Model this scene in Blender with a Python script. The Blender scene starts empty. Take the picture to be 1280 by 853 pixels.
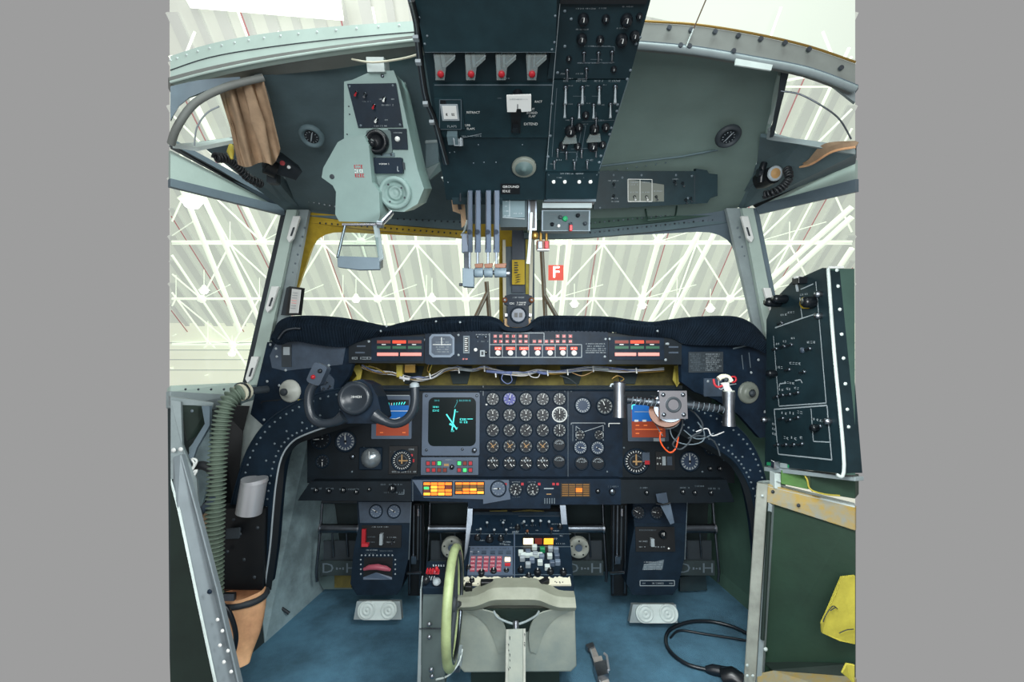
import bpy, bmesh, math, random
from mathutils import Vector, Matrix
random.seed(7)
S = bpy.context.scene; COL = S.collection
H = 1.10; FP = 556.0
CAM = Vector((0, 0, H))
V = Vector
def ray(px, py): return V(((px - 640) / FP, 1.0, -(py - 426.5) / FP))
def Q(px, py, Y): return CAM + ray(px, py) * Y
# ---------------------------------------------------------------- materials
MATS = {}
def lin(c):
    c = c / 255.0
    return c / 12.92 if c <= .04045 else ((c + .055) / 1.055) ** 2.4
def mat(name, rgb, rough=.6, metal=0., var=.0, vs=8., bump=.0, bs=60., emit=0., ergb=None, spec=.5, rgb2=None, stretch=None):
    m = bpy.data.materials.new(name); m.use_nodes = True
    nt = m.node_tree; b = nt.nodes['Principled BSDF']
    col = tuple(lin(c) for c in rgb) + (1,)
    b.inputs['Base Color'].default_value = col
    b.inputs['Roughness'].default_value = rough
    b.inputs['Metallic'].default_value = metal
    b.inputs['Specular IOR Level'].default_value = spec
    if emit:
        e = tuple(lin(c) for c in (ergb or rgb)) + (1,)
        b.inputs['Emission Color'].default_value = e
        b.inputs['Emission Strength'].default_value = emit
    tc = None
    if var or bump:
        tc = nt.nodes.new('ShaderNodeTexCoord'); mp = nt.nodes.new('ShaderNodeMapping')
        nt.links.new(tc.outputs['Object'], mp.inputs['Vector'])
        if stretch: mp.inputs['Scale'].default_value = stretch
    if var:
        n = nt.nodes.new('ShaderNodeTexNoise'); n.inputs['Scale'].default_value = vs; n.inputs['Detail'].default_value = 6
        n.inputs['Roughness'].default_value = .65
        nt.links.new(mp.outputs[0], n.inputs['Vector'])
        r = nt.nodes.new('ShaderNodeValToRGB')
        c2 = tuple(lin(c) for c in rgb2) + (1,) if rgb2 else tuple(max(0, c * (1 - var)) for c in col[:3]) + (1,)
        c1 = col if rgb2 else tuple(min(1, c * (1 + var)) for c in col[:3]) + (1,)
        r.color_ramp.elements[0].position = .35; r.color_ramp.elements[1].position = .65
        r.color_ramp.elements[0].color = c2; r.color_ramp.elements[1].color = c1
        nt.links.new(n.outputs['Fac'], r.inputs[0]); nt.links.new(r.outputs[0], b.inputs['Base Color'])
    if bump:
        n = nt.nodes.new('ShaderNodeTexNoise'); n.inputs['Scale'].default_value = bs; n.inputs['Detail'].default_value = 4
        nt.links.new(mp.outputs[0], n.inputs['Vector'])
        bp = nt.nodes.new('ShaderNodeBump'); bp.inputs['Strength'].default_value = bump; bp.inputs['Distance'].default_value = .01
        nt.links.new(n.outputs['Fac'], bp.inputs['Height']); nt.links.new(bp.outputs[0], b.inputs['Normal'])
    MATS[name] = m
    return m
def glass(name, tint=(250, 254, 250), gl=.05):
    m = bpy.data.materials.new(name); m.use_nodes = True; nt = m.node_tree; nt.nodes.clear()
    o = nt.nodes.new('ShaderNodeOutputMaterial'); mx = nt.nodes.new('ShaderNodeMixShader')
    t = nt.nodes.new('ShaderNodeBsdfTransparent'); g = nt.nodes.new('ShaderNodeBsdfGlossy')
    t.inputs[0].default_value = tuple(lin(c) for c in tint) + (1,); g.inputs['Roughness'].default_value = .02
    mx.inputs[0].default_value = gl
    nt.links.new(t.outputs[0], mx.inputs[1]); nt.links.new(g.outputs[0], mx.inputs[2]); nt.links.new(mx.outputs[0], o.inputs[0])
    MATS[name] = m
# ---------------------------------------------------------------- mesh builder
TXT = {}
def text_mesh(s):
    if s in TXT: return TXT[s]
    c = bpy.data.curves.new('t', 'FONT'); c.body = s; c.size = 1; c.align_x = 'CENTER'; c.align_y = 'CENTER'; c.resolution_u = 2
    o = bpy.data.objects.new('t', c); COL.objects.link(o)
    dg = bpy.context.evaluated_depsgraph_get(); dg.update()
    me = bpy.data.meshes.new_from_object(o.evaluated_get(dg))
    r = ([v.co.copy() for v in me.vertices], [tuple(p.vertices) for p in me.polygons])
    bpy.data.objects.remove(o); bpy.data.curves.remove(c); bpy.data.meshes.remove(me)
    TXT[s] = r; return r
def basis(d):
    d = V(d).normalized()
    a = V((0, 0, 1)) if abs(d.z) < .9 else V((1, 0, 0))
    x = a.cross(d).normalized(); return x, d.cross(x), d
def axisT(p, d, up=None):
    if up is None: x, y, z = basis(d)
    else:
        z = V(d).normalized(); x = V(up).cross(z).normalized(); y = z.cross(x)
    return Matrix(((x.x, y.x, z.x, p[0]), (x.y, y.y, z.y, p[1]), (x.z, y.z, z.z, p[2]), (0, 0, 0, 1)))
def catmull(p, n=6, closed=False):
    p = [V(a) for a in p]; out = []; m = len(p)
    for i in range(m if closed else m - 1):
        a, b, c, d = (p[(i - 1) % m], p[i], p[(i + 1) % m], p[(i + 2) % m]) if closed else (p[max(i - 1, 0)], p[i], p[i + 1], p[min(i + 2, m - 1)])
        for k in range(n):
            t = k / n
            out.append(.5 * ((2 * b) + (c - a) * t + (2 * a - 5 * b + 4 * c - d) * t * t + (-a + 3 * b - 3 * c + d) * t ** 3))
    if not closed: out.append(p[-1])
    return out
def circ(r, n=24, cx=0, cy=0, ry=None): return [(cx + r * math.cos(2 * math.pi * i / n), cy + (ry or r) * math.sin(2 * math.pi * i / n)) for i in range(n)]
def rrect(x0, y0, x1, y1, r, k=4):
    o = []
    for cx, cy, a in ((x1 - r, y1 - r, 0), (x0 + r, y1 - r, 90), (x0 + r, y0 + r, 180), (x1 - r, y0 + r, 270)):
        for i in range(k + 1):
            t = math.radians(a + 90 * i / k); o.append((cx + r * math.cos(t), cy + r * math.sin(t)))
    return o
def rpoly(pts, r, k=5):
    pts = [V(p) for p in pts]; o = []
    for i, p in enumerate(pts):
        a = pts[i - 1]; b = pts[(i + 1) % len(pts)]; ri = r[i] if isinstance(r, (list, tuple)) else r
        if ri <= 0: o += [p.copy()] * (k + 1); continue
        da = (a - p); db = (b - p); s = min(ri, da.length * .49, db.length * .49)
        A = p + da.normalized() * s; B = p + db.normalized() * s
        for j in range(k + 1):
            t = j / k; o.append(A * (1 - t) ** 2 + p * 2 * t * (1 - t) + B * t * t)
    return o
class MB:
    def __init__(s, T=None): s.v = []; s.f = []; s.mi = []; s.sm = []; s.mats = []; s.T = T
    def add(s, vs, fs, m, smooth=False, T=None):
        b = len(s.v)
        for q in vs:
            q = V(q)
            if T is not None: q = T @ q
            if s.T is not None: q = s.T @ q
            s.v.append(q)
        if m not in s.mats: s.mats.append(m)
        i = s.mats.index(m)
        for q in fs: s.f.append([b + k for k in q]); s.mi.append(i); s.sm.append(smooth)
        return s
    def box(s, c, d, m, T=None):
        x, y, z = [k / 2 for k in d]; c = V(c)
        vs = [c + V((a * x, b * y, e * z)) for a in (-1, 1) for b in (-1, 1) for e in (-1, 1)]
        return s.add(vs, [(0, 1, 3, 2), (4, 6, 7, 5), (0, 4, 5, 1), (2, 3, 7, 6), (0, 2, 6, 4), (1, 5, 7, 3)], m, False, T)
    def cyl(s, p0, p1, r, m, r1=None, n=14, cap=True, T=None):
        p0 = V(p0); p1 = V(p1); r1 = r if r1 is None else r1; x, y, z = basis(p1 - p0)
        vs = []
        for p, q in ((p0, r), (p1, r1)):
            for i in range(n):
                a = 2 * math.pi * i / n; vs.append(p + x * math.cos(a) * q + y * math.sin(a) * q)
        s.add(vs, [(i, (i + 1) % n, n + (i + 1) % n, n + i) for i in range(n)], m, True, T)
        if cap: s.add(vs, [tuple(range(n))[::-1], tuple(range(n, 2 * n))], m, False, T)
        return s
    def tube(s, pts, r, m, n=8, closed=False, T=None, smooth=True):
        pts = [V(p) for p in pts]; N = len(pts); rr = r if isinstance(r, (list, tuple)) else [r] * N
        vs = []; px = None
        for i, p in enumerate(pts):
            d = (pts[(i + 1) % N] - pts[i - 1]) if closed else (pts[min(i + 1, N - 1)] - pts[max(i - 1, 0)])
            if d.length < 1e-9: d = V((0, 0, 1))
            d.normalize()
            if px is None: px, _, _ = basis(d)
            px = (px - d * px.dot(d))
            if px.length < 1e-6: px, _, _ = basis(d)
            px.normalize(); py = d.cross(px)
            for k in range(n):
                a = 2 * math.pi * k / n; vs.append(p + (px * math.cos(a) + py * math.sin(a)) * rr[i])
        fs = []
        for i in range(N if closed else N - 1):
            j = (i + 1) % N
            for k in range(n): fs.append((i * n + k, i * n + (k + 1) % n, j * n + (k + 1) % n, j * n + k))
        s.add(vs, fs, m, smooth, T)
        if not closed: s.add(vs, [tuple(range(n))[::-1], tuple(range((N - 1) * n, N * n))], m, False, T)
        return s
    def lathe(s, prof, m, T=None, n=24):
        vs = []; fs = []
        for r, z in prof:
            for i in range(n):
                a = 2 * math.pi * i / n; vs.append(V((r * math.cos(a), r * math.sin(a), z)))
        for j in range(len(prof) - 1):
            for i in range(n): fs.append((j * n + i, j * n + (i + 1) % n, (j + 1) * n + (i + 1) % n, (j + 1) * n + i))
        return s.add(vs, fs, m, True, T)
    def prism(s, poly, z0, z1, m, T=None, smooth=False):
        n = len(poly); a = sum(poly[i][0] * poly[(i + 1) % n][1] - poly[(i + 1) % n][0] * poly[i][1] for i in range(n))
        if a < 0: poly = list(poly)[::-1]
        vs = [V((p[0], p[1], z0)) for p in poly] + [V((p[0], p[1], z1)) for p in poly]
        s.add(vs, [tuple(range(n))[::-1], tuple(range(n, 2 * n))], m, False, T)
        return s.add(vs, [(i, (i + 1) % n, n + (i + 1) % n, n + i) for i in range(n)], m, smooth, T)
    def slab(s, pts, th, m, T=None, away=None):
        pts = [V(p) for p in pts]; n = len(pts); nn = V((0, 0, 0))
        for i in range(n): nn += pts[i].cross(pts[(i + 1) % n])
        nn.normalize(); c = sum(pts, V((0, 0, 0))) / n
        if nn.dot((away or CAM) - c) < 0: pts = pts[::-1]; nn = -nn
        vs = pts + [p - nn * th for p in pts]
        return s.add(vs, [tuple(range(n)), tuple(range(n, 2 * n))[::-1]] + [((i + 1) % n, i, n + i, n + (i + 1) % n) for i in range(n)], m, False, T)
    def strip(s, A, B, th, m, smooth=True, flip=False):
        """thick ribbon between two polylines"""
        A = [V(p) for p in A]; B = [V(p) for p in B]; n = len(A)
        nr = []
        for i in range(n):
            t = A[min(i + 1, n - 1)] - A[max(i - 1, 0)] + B[min(i + 1, n - 1)] - B[max(i - 1, 0)]
            q = t.cross(B[i] - A[i])
            if q.length < 1e-9: q = nr[-1] if nr else V((0, -1, 0))
            q = q.normalized()
            if q.dot(CAM - A[i]) < 0: q = -q
            if flip: q = -q
            nr.append(q)
        vs = A + B + [a - q * th for a, q in zip(A, nr)] + [b - q * th for b, q in zip(B, nr)]
        s.add(vs, [(i, i + 1, n + i + 1, n + i) for i in range(n - 1)] + [(2 * n + i, 3 * n + i, 3 * n + i + 1, 2 * n + i + 1) for i in range(n - 1)], m, smooth)
        s.add(vs, [(i, 2 * n + i, 2 * n + i + 1, i + 1) for i in range(n - 1)] + [(n + i, n + i + 1, 3 * n + i + 1, 3 * n + i) for i in range(n - 1)] + [(0, n, 3 * n, 2 * n), (n - 1, 3 * n - 1, 4 * n - 1, 2 * n - 1)], m)
        return s
    def ring(s, outer, inner, th, m):
        A = list(outer) + [outer[0]]; B = list(inner) + [inner[0]]
        n = len(A); A = [V(p) for p in A]; B = [V(p) for p in B]
        nn = V((0, 0, 0))
        for i in range(n - 1): nn += B[i].cross(B[i + 1])
        nn.normalize()
        if nn.dot(CAM - B[0]) < 0: nn = -nn
        vs = A + B + [a - nn * th for a in A] + [b - nn * th for b in B]
        return s.add(vs, [(i, i + 1, n + i + 1, n + i) for i in range(n - 1)] + [(2 * n + i, 3 * n + i, 3 * n + i + 1, 2 * n + i + 1) for i in range(n - 1)] +
                     [(i, 2 * n + i, 2 * n + i + 1, i + 1) for i in range(n - 1)] + [(n + i, n + i + 1, 3 * n + i + 1, 3 * n + i) for i in range(n - 1)], m)
    def rivets(s, pts, nrm, r, m, n=8):
        for p in pts:
            T = axisT(p, nrm); s.lathe([(r, 0), (r * .85, r * .35), (r * .4, r * .6), (.0, r * .65)], m, T, n)
        return s
    def text(s, t, size, c, m, z=.0012, T=None, sx=1., th=None):
        vs, fs = text_mesh(t)
        return s.add([V((v.x * size * sx + c[0], v.y * size + c[1], z)) for v in vs], fs, m, False, T)
    def rect(s, x0, y0, x1, y1, m, z=.0012, T=None):
        return s.add([(x0, y0, z), (x1, y0, z), (x1, y1, z), (x0, y1, z)], [(0, 1, 2, 3)], m, False, T)
    def line(s, a, b, w, m, z=.0012, T=None):
        a = V((a[0], a[1])); b = V((b[0], b[1])); d = (b - a)
        if d.length < 1e-9: return s
        d.normalize(); p = V((-d.y, d.x)) * w / 2
        return s.add([(q.x, q.y, z) for q in (a - p, b - p, b + p, a + p)], [(0, 1, 2, 3)], m, False, T)
    def lines(s, pts, w, m, z=.0012, T=None):
        for a, b in zip(pts, pts[1:]): s.line(a, b, w, m, z, T)
        return s
    def marks(s, x0, x1, y, h, m, z=.0012, T=None, seed=0, dens=.75, wf=1.):
        """a row of tiny illegible character marks"""
        rd = random.Random(seed + int(x0 * 1e4) + int(y * 1e4)); x = x0
        while x < x1 - h * .3 * wf:
            w = h * rd.uniform(.35, .6) * wf
            if rd.random() < dens:
                k = rd.randrange(4); t = h * .22
                if k != 1: s.rect(x, y - h / 2, x + t * wf, y + h / 2, m, z, T)
                if k != 0: s.rect(x, y + h / 2 - t, x + w, y + h / 2, m, z, T)
                if k >= 1: s.rect(x, y - h / 2, x + w, y - h / 2 + t, m, z, T)
                if k == 3: s.rect(x, y - t / 2, x + w * .8, y + t / 2, m, z, T)
            x += w + h * .22 * wf
        return s
    def build(s, name, parent=None, bevel=0, loc=None, sub=0, seg=1):
        me = bpy.data.meshes.new(name); me.from_pydata([tuple(v) for v in s.v], [], s.f); 
        for m in s.mats: me.materials.append(MATS[m])
        me.polygons.foreach_set('material_index', s.mi); me.polygons.foreach_set('use_smooth', s.sm)
        me.validate(); me.update()
        o = bpy.data.objects.new(name, me); COL.objects.link(o)
        if parent is not None: o.parent = parent
        if loc is not None: o.location = loc
        if bevel:
            b = o.modifiers.new('b', 'BEVEL'); b.width = bevel; b.segments = seg; b.limit_method = 'ANGLE'; b.angle_limit = math.radians(50)
        if sub: q = o.modifiers.new('s', 'SUBSURF'); q.levels = sub; q.render_levels = sub
        return o
    def mesh(s, name):
        o = s.build(name); me = o.data; bpy.data.objects.remove(o); return me
def tag(o, label, cat, group=None, kind=None):
    if label: o['label'] = label
    if cat: o['category'] = cat
    if group: o['group'] = group
    if kind: o['kind'] = kind
    return o
def thing(name, label, cat, T=None, group=None):
    o = bpy.data.objects.new(name, None); COL.objects.link(o); o.empty_display_size = .05
    if T is not None: o.matrix_world = T if isinstance(T, Matrix) else Matrix.Translation(T)
    return tag(o, label, cat, group)
def solo(mb, name, label, cat, group=None, bevel=0, kind=None, sub=0, seg=1):
    """one-mesh thing: origin moved to its base"""
    lo = V((min(v.x for v in mb.v), min(v.y for v in mb.v), min(v.z for v in mb.v))); hi = V((max(v.x for v in mb.v), max(v.y for v in mb.v), max(v.z for v in mb.v)))
    c = V(((lo.x + hi.x) / 2, (lo.y + hi.y) / 2, lo.z)); mb.v = [v - c for v in mb.v]
    return tag(mb.build(name, None, bevel, c, sub, seg), label, cat, group, kind)
def struct(mb, name, label, cat, bevel=0, parent=None):
    o = mb.build(name, parent, bevel)
    if parent is None: tag(o, label, cat, None, 'structure')
    return o
def put(name, me, parent, loc, rz=0, sc=1, rx=0, ry=0, label=None):
    o = bpy.data.objects.new(name, me); COL.objects.link(o); o.parent = parent; o.location = loc
    o.rotation_euler = (rx, ry, rz); o.scale = sc if isinstance(sc, (tuple, list)) else (sc, sc, sc)
    if label: o['label'] = label
    return o
class Fr:
    """a plane in the scene: x right, y up, z out of the face"""
    def __init__(s, o, x, y):
        x = V(x).normalized(); y = V(y); y = (y - x * y.dot(x)).normalized(); z = x.cross(y); o = V(o)
        s.M = Matrix(((x.x, y.x, z.x, o.x), (x.y, y.y, z.y, o.y), (x.z, y.z, z.z, o.z), (0, 0, 0, 1)))
        s.I = s.M.inverted(); s.n = z
    def l(s, px, py, h=0):
        a = s.I @ CAM; d = s.I.to_3x3() @ ray(px, py); t = (h - a.z) / d.z; p = a + d * t
        return V((p.x, p.y, h))
    def l2(s, px, py, h=0): p = s.l(px, py, h); return (p.x, p.y)
    def poly(s, pts, h=0): return [s.l2(a, b, h) for a, b in pts]
    def w(s, px, py, h=0): return s.M @ s.l(px, py, h)
def WB(t): return MB(T=t.matrix_basis.inverted())
# ---------------------------------------------------------------- palette
mat('navy', (17, 32, 47), .5, var=.35, vs=14, bump=.05, spec=.18)
mat('tick', (172, 178, 176), .5)
mat('silverp', (190, 192, 196), .35, .55)
mat('navy2', (18, 33, 46), .5, var=.3, vs=10, bump=.05, spec=.18)
mat('slate', (60, 73, 88), .5, var=.25, vs=12)
mat('blackp', (14, 24, 31), .5, var=.3, vs=9, spec=.25)
mat('black', (10, 14, 18), .45)
mat('knobblk', (16, 21, 26), .3)
mat('oh', (25, 46, 52), .5, var=.25, vs=9, bump=.04, spec=.3)
mat('oh2', (22, 40, 46), .5, var=.25, vs=9, spec=.3)
mat('yokeb', (36, 44, 52), .3)
mat('hood', (17, 28, 39), .8, var=.3, vs=20, bump=.2, bs=90, spec=.12)
mat('bezel', (78, 92, 110), .45, var=.1)
mat('bezel2', (110, 125, 142), .45, var=.15, vs=20)
mat('white', (225, 228, 225), .5)
mat('dimw', (150, 160, 165), .5)
mat('dimw2', (95, 108, 116), .5)
mat('cream', (215, 212, 190), .5)
mat('chrome', (215, 215, 222), .22, 1)
mat('steel', (150, 155, 162), .35, 1, var=.2, vs=20)
mat('dsteel', (105, 112, 120), .35, 1, var=.2, vs=20)
mat('ceil', (118, 138, 132), .7, var=.10, vs=3, bump=.06, bs=20)
mat('ceil2', (88, 108, 114), .65, var=.15, vs=6, bump=.05)
mat('frame', (138, 150, 152), .6, var=.14, vs=8, bump=.05)
mat('frameg', (96, 112, 122), .55, var=.12, vs=8)
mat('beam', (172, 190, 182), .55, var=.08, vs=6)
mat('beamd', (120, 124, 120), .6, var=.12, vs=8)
mat('pale', (196, 208, 205), .5, var=.12, vs=10)
mat('dark', (44, 52, 58), .6, var=.2)
mat('yellow', (178, 150, 40), .6, var=.2, vs=14)
mat('placard', (205, 175, 40), .6)
mat('brass', (150, 120, 60), .4, .7)
mat('olive', (92, 84, 32), .7, var=.5, vs=12)
mat('ytape', (175, 160, 60), .6, var=.25, vs=20)
mat('curtain', (168, 142, 115), .85, var=.2, vs=14, bump=.2, bs=40)
mat('leather', (245, 178, 132), .6, var=.28, vs=10, bump=.15, bs=30)
mat('hudg', (130, 154, 150), .5, var=.07, vs=8)
mat('hudd', (78, 98, 98), .5, var=.1)
mat('greenp', (32, 58, 43), .6, var=.2, vs=5, bump=.05)
mat('greens', (58, 84, 76), .55, var=.14, vs=6)
mat('bright_green', (80, 125, 60), .5, var=.25, vs=6)
mat('rackm', (150, 154, 145), .55, var=.18, vs=14, bump=.05)
mat('ystain', (178, 150, 78), .6, var=.3, vs=30, rgb2=(150, 152, 140))
mat('carpet', (80, 124, 148), .95, var=.35, vs=5, bump=.6, bs=400)
mat('wallg', (138, 160, 165), .8, var=.4, vs=5, bump=.2, bs=12)
mat('walld', (40, 52, 54), .8, var=.25, vs=5)
mat('wallgr', (66, 96, 84), .8, var=.2, vs=4)
mat('diagm', (120, 130, 135), .5, var=.1, vs=10)
mat('dgreen', (26, 42, 36), .7, var=.2)
mat('boxg', (128, 138, 132), .6, var=.16, vs=7, bump=.06, bs=30, rgb2=(152, 158, 146))
mat('boxe', (128, 132, 118), .55, var=.18, vs=10, rgb2=(148, 152, 136))
mat('tiller', (150, 165, 118), .5, var=.25, vs=14)
mat('tbox', (80, 94, 94), .55, var=.15)
mat('hose', (104, 120, 106), .6, var=.1)
mat('rubber', (24, 28, 32), .5)
mat('cable', (18, 26, 34), .35)
mat('red', (165, 22, 34), .5)
mat('pink', (165, 80, 95), .5)
mat('salmon', (235, 140, 130), .5, emit=.35)
mat('redlit', (225, 60, 30), .5, emit=.8)
mat('reddim', (120, 45, 35), .5, emit=.12)
mat('redcap', (170, 40, 50), .5, emit=.15)
mat('greendim', (30, 85, 60), .5, emit=.15)
mat('glit', (60, 240, 110), .5, emit=1.0)
mat('amber', (255, 125, 30), .5, emit=1.0)
mat('amber2', (255, 165, 50), .5, emit=1.3)
mat('amberoff', (120, 84, 36), .5, emit=.1)
mat('lampw', (255, 225, 170), .5, emit=2.)
mat('crt', (5, 20, 22), .35, emit=.04, spec=.15)
mat('cyan', (70, 215, 210), .5, emit=.8)
mat('cyand', (40, 140, 145), .5, emit=.5)
mat('sky', (16, 88, 158), .4, emit=.45)
mat('ground', (140, 56, 30), .4, emit=.35)
mat('orange', (230, 120, 60), .4, emit=.5)
mat('gface', (14, 22, 30), .35)
mat('gfaceb', (46, 62, 84), .35)
mat('gblue', (50, 55, 130), .35, emit=.15)
mat('tan', (165, 130, 85), .5)
mat('silverball', (150, 160, 165), .25, .6, var=.4, vs=3)
mat('green', (30, 130, 85), .5)
mat('wood', (110, 66, 40), .5)
mat('wireb', (105, 120, 165), .5, var=.3, vs=40)
mat('wirew', (205, 205, 205), .5)
mat('wireo', (215, 80, 30), .5)
mat('cloth', (196, 185, 70), .8, var=.2, vs=8, bump=.3, bs=20)
mat('belt', (150, 145, 140), .6, var=.25, vs=20)
mat('mirror', (150, 155, 155), .1, 1)
mat('discw', (176, 180, 172), .4)
mat('discg', (110, 116, 108), .4)
mat('hwall', (212, 218, 200), .9, var=.06, vs=.3, emit=.62, ergb=(236, 236, 220))  # emission paints the bright hangar light onto the wall
mat('hroof', (175, 180, 172), .9, var=.08, vs=.15, emit=.62, ergb=(212, 216, 206))  # glow put into the roof for haze and hangar brightness
mat('hrib', (165, 170, 165), .9, emit=.54, ergb=(206, 209, 203))  # ribs glow too, close to the brightness painted into the roof
mat('hstrut', (225, 232, 222), .8, emit=.82, ergb=(236, 246, 224))  # painted glow keeps the struts brighter than the roof behind
mat('hglare2', (110, 120, 112), .8, emit=.86, ergb=(235, 245, 232))
mat('hglare', (250, 255, 245), .8, emit=1.15, ergb=(246, 255, 240))
mat('hlamp', (255, 255, 250), .5, emit=6.0)
mat('hpink', (180, 120, 125), .8, emit=.3)
mat('hf', (225, 95, 85), .8, emit=.45)
mat('hrod', (120, 100, 84), .6)
glass('glass'); glass('plex', (232, 240, 238), .12)
glass('milky', (225, 235, 232), .10); _n = MATS['milky'].node_tree; _d = _n.nodes.new('ShaderNodeBsdfDiffuse'); _d.inputs[0].default_value = (.42, .46, .45, 1)
_x = _n.nodes.new('ShaderNodeMixShader'); _x.inputs[0].default_value = .33; _o = [n for n in _n.nodes if n.type == 'OUTPUT_MATERIAL'][0]; _p = _o.inputs[0].links[0].from_socket
_n.links.new(_p, _x.inputs[1]); _n.links.new(_d.outputs[0], _x.inputs[2]); _n.links.new(_x.outputs[0], _o.inputs[0])

# ---------------------------------------------------------------- hangar outside the windshield
def roofP(px, py, off=0.):
    """point of the hangar roof plane (falls 43 degrees away from the nose) seen in direction px,py"""
    e = (426.5 - py) / FP; Y = (42.59 - off * 1.37) / (.94 + e)
    return Q(px, py, Y)
X0, X1 = 212, 1069
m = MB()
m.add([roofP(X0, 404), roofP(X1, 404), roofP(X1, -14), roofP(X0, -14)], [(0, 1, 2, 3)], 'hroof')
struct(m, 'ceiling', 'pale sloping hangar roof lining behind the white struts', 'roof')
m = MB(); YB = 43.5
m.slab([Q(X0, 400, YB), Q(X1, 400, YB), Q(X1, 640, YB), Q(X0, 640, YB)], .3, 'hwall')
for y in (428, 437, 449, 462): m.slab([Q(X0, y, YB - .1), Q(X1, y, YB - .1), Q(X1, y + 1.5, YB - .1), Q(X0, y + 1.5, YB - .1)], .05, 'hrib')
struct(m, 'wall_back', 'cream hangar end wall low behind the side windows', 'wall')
# broad ribs of the roof lining, running along the slope towards the viewer
m = MB()
for i in range(-24, 25):
    x = i * 1.38
    def rp(Y, dx, off): return V((x + dx, Y, 2.8 + .94 * (43.5 - Y) - off))
    yb = 43.5; yt = 24.5
    # keep inside what the photograph shows
    if abs(x) / .766 > yb: continue
    yt = max(yt, abs(x) / .766)
    if yb - yt < 1: continue
    w = .22 if i % 2 else .34
    m.strip([rp(yb, -w, .25), rp(yt, -w, .25)], [rp(yb, w, .25), rp(yt, w, .25)], .2, 'hrib')
    if i % 4 == 1: m.cyl(rp(yb, 0, .8), rp(yt, 0, .8), .045, 'hpink', n=5)
struct(m, 'trim_1', 'broad pale ribs running up the hangar roof', 'roof ribs')
# glowing panels added for the blown-out glare high in the hangar
m = MB()
m.add([roofP(238, 10, 1.), roofP(430, 26, 1.), roofP(424, -14, 1.), roofP(225, -14, 1.)], [(0, 1, 2, 3)], 'hglare')
struct(m, 'glare_panel_left', 'white glowing panel added for blown-out glare on the hangar roof at the upper left', 'glare panel')
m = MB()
m.add([roofP(806, 20, 1.), roofP(X1, 74, 1.), roofP(X1, -14, 1.), roofP(806, -14, 1.)], [(0, 1, 2, 3)], 'hglare2')
struct(m, 'glare_panel_right', 'white glowing panel added for blown-out glare on the hangar roof at the upper right', 'glare panel')
# space frame
def sfp(i, j, off, half=0):
    x = (i + half) * 7.35 - 3.85; Y = 41.2 - (j + half) * 4.1
    return V((x, Y, 2.8 + .94 * (43.5 - Y) - off))
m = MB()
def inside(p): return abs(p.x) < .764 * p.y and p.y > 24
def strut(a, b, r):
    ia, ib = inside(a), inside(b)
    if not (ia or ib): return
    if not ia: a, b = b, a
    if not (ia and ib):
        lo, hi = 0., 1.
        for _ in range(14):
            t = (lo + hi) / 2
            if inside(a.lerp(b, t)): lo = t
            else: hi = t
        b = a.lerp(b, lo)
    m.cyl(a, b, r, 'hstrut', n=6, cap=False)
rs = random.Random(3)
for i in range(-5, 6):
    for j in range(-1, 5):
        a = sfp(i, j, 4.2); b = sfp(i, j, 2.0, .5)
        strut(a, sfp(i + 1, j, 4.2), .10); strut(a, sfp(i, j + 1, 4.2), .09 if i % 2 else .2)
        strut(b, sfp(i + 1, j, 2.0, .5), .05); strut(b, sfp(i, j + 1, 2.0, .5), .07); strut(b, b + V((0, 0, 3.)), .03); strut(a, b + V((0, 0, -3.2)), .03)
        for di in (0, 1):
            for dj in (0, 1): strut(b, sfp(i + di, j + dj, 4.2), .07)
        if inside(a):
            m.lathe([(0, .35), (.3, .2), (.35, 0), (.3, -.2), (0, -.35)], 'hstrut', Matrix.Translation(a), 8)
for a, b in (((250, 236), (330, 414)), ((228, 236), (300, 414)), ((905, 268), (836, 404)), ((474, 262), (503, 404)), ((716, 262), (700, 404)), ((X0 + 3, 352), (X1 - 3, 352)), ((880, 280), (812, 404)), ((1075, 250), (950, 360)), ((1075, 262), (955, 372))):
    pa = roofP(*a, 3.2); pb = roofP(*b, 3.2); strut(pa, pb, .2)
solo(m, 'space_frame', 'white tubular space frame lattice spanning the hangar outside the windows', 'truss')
# hanging hangar lamps
LG = 'lamps hanging from the hangar space frame'
lampdata = [((445, 372), 'round white hangar lamp seen low through the left windshield, left of its pair'), ((540, 371), 'round white hangar lamp low in the left windshield, nearer the levers'),
            ((718, 378), 'round white hangar lamp just right of the windshield centre post'), ((803, 380), 'round white hangar lamp in the middle of the right windshield'),
            ((888, 384), 'round white hangar lamp at the right end of the right windshield'), ((255, 361), 'round white hangar lamp halfway down the left side window'),
            ((240, 246), 'large glaring hangar lamp at the top of the left side window'), ((290, 440), 'small hangar lamp low in the left side window against the cream wall')]
lr = None
for k, ((x, y), lb) in enumerate(lampdata):
    p = roofP(x, y, 4.0) if y < 400 else Q(x, y, 41)
    if lr is None:
        lr = thing('hangar_lamp', lb, 'lamp', p, LG)
        a = MB().lathe([(0, .30), (.12, .28), (.2, .1), (.42, -.12), (.4, -.14), (0, -.1)], 'hstrut').cyl((0, 0, .28), (0, 0, 1.5), .03, 'hstrut', n=5).build('shade', lr)
        b = MB().lathe([(0, 0), (.25, -.06), (.3, -.2), (.2, -.36), (0, -.42)], 'hlamp').build('bulb', lr); cs = (a, b)
    else:
        r = lr.copy(); COL.objects.link(r); r.location = p; r['label'] = lb
        for c in cs: d = c.copy(); COL.objects.link(d); d.parent = r
        if k == 6: r.scale = (1.9, 1.9, 1.9)
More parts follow.
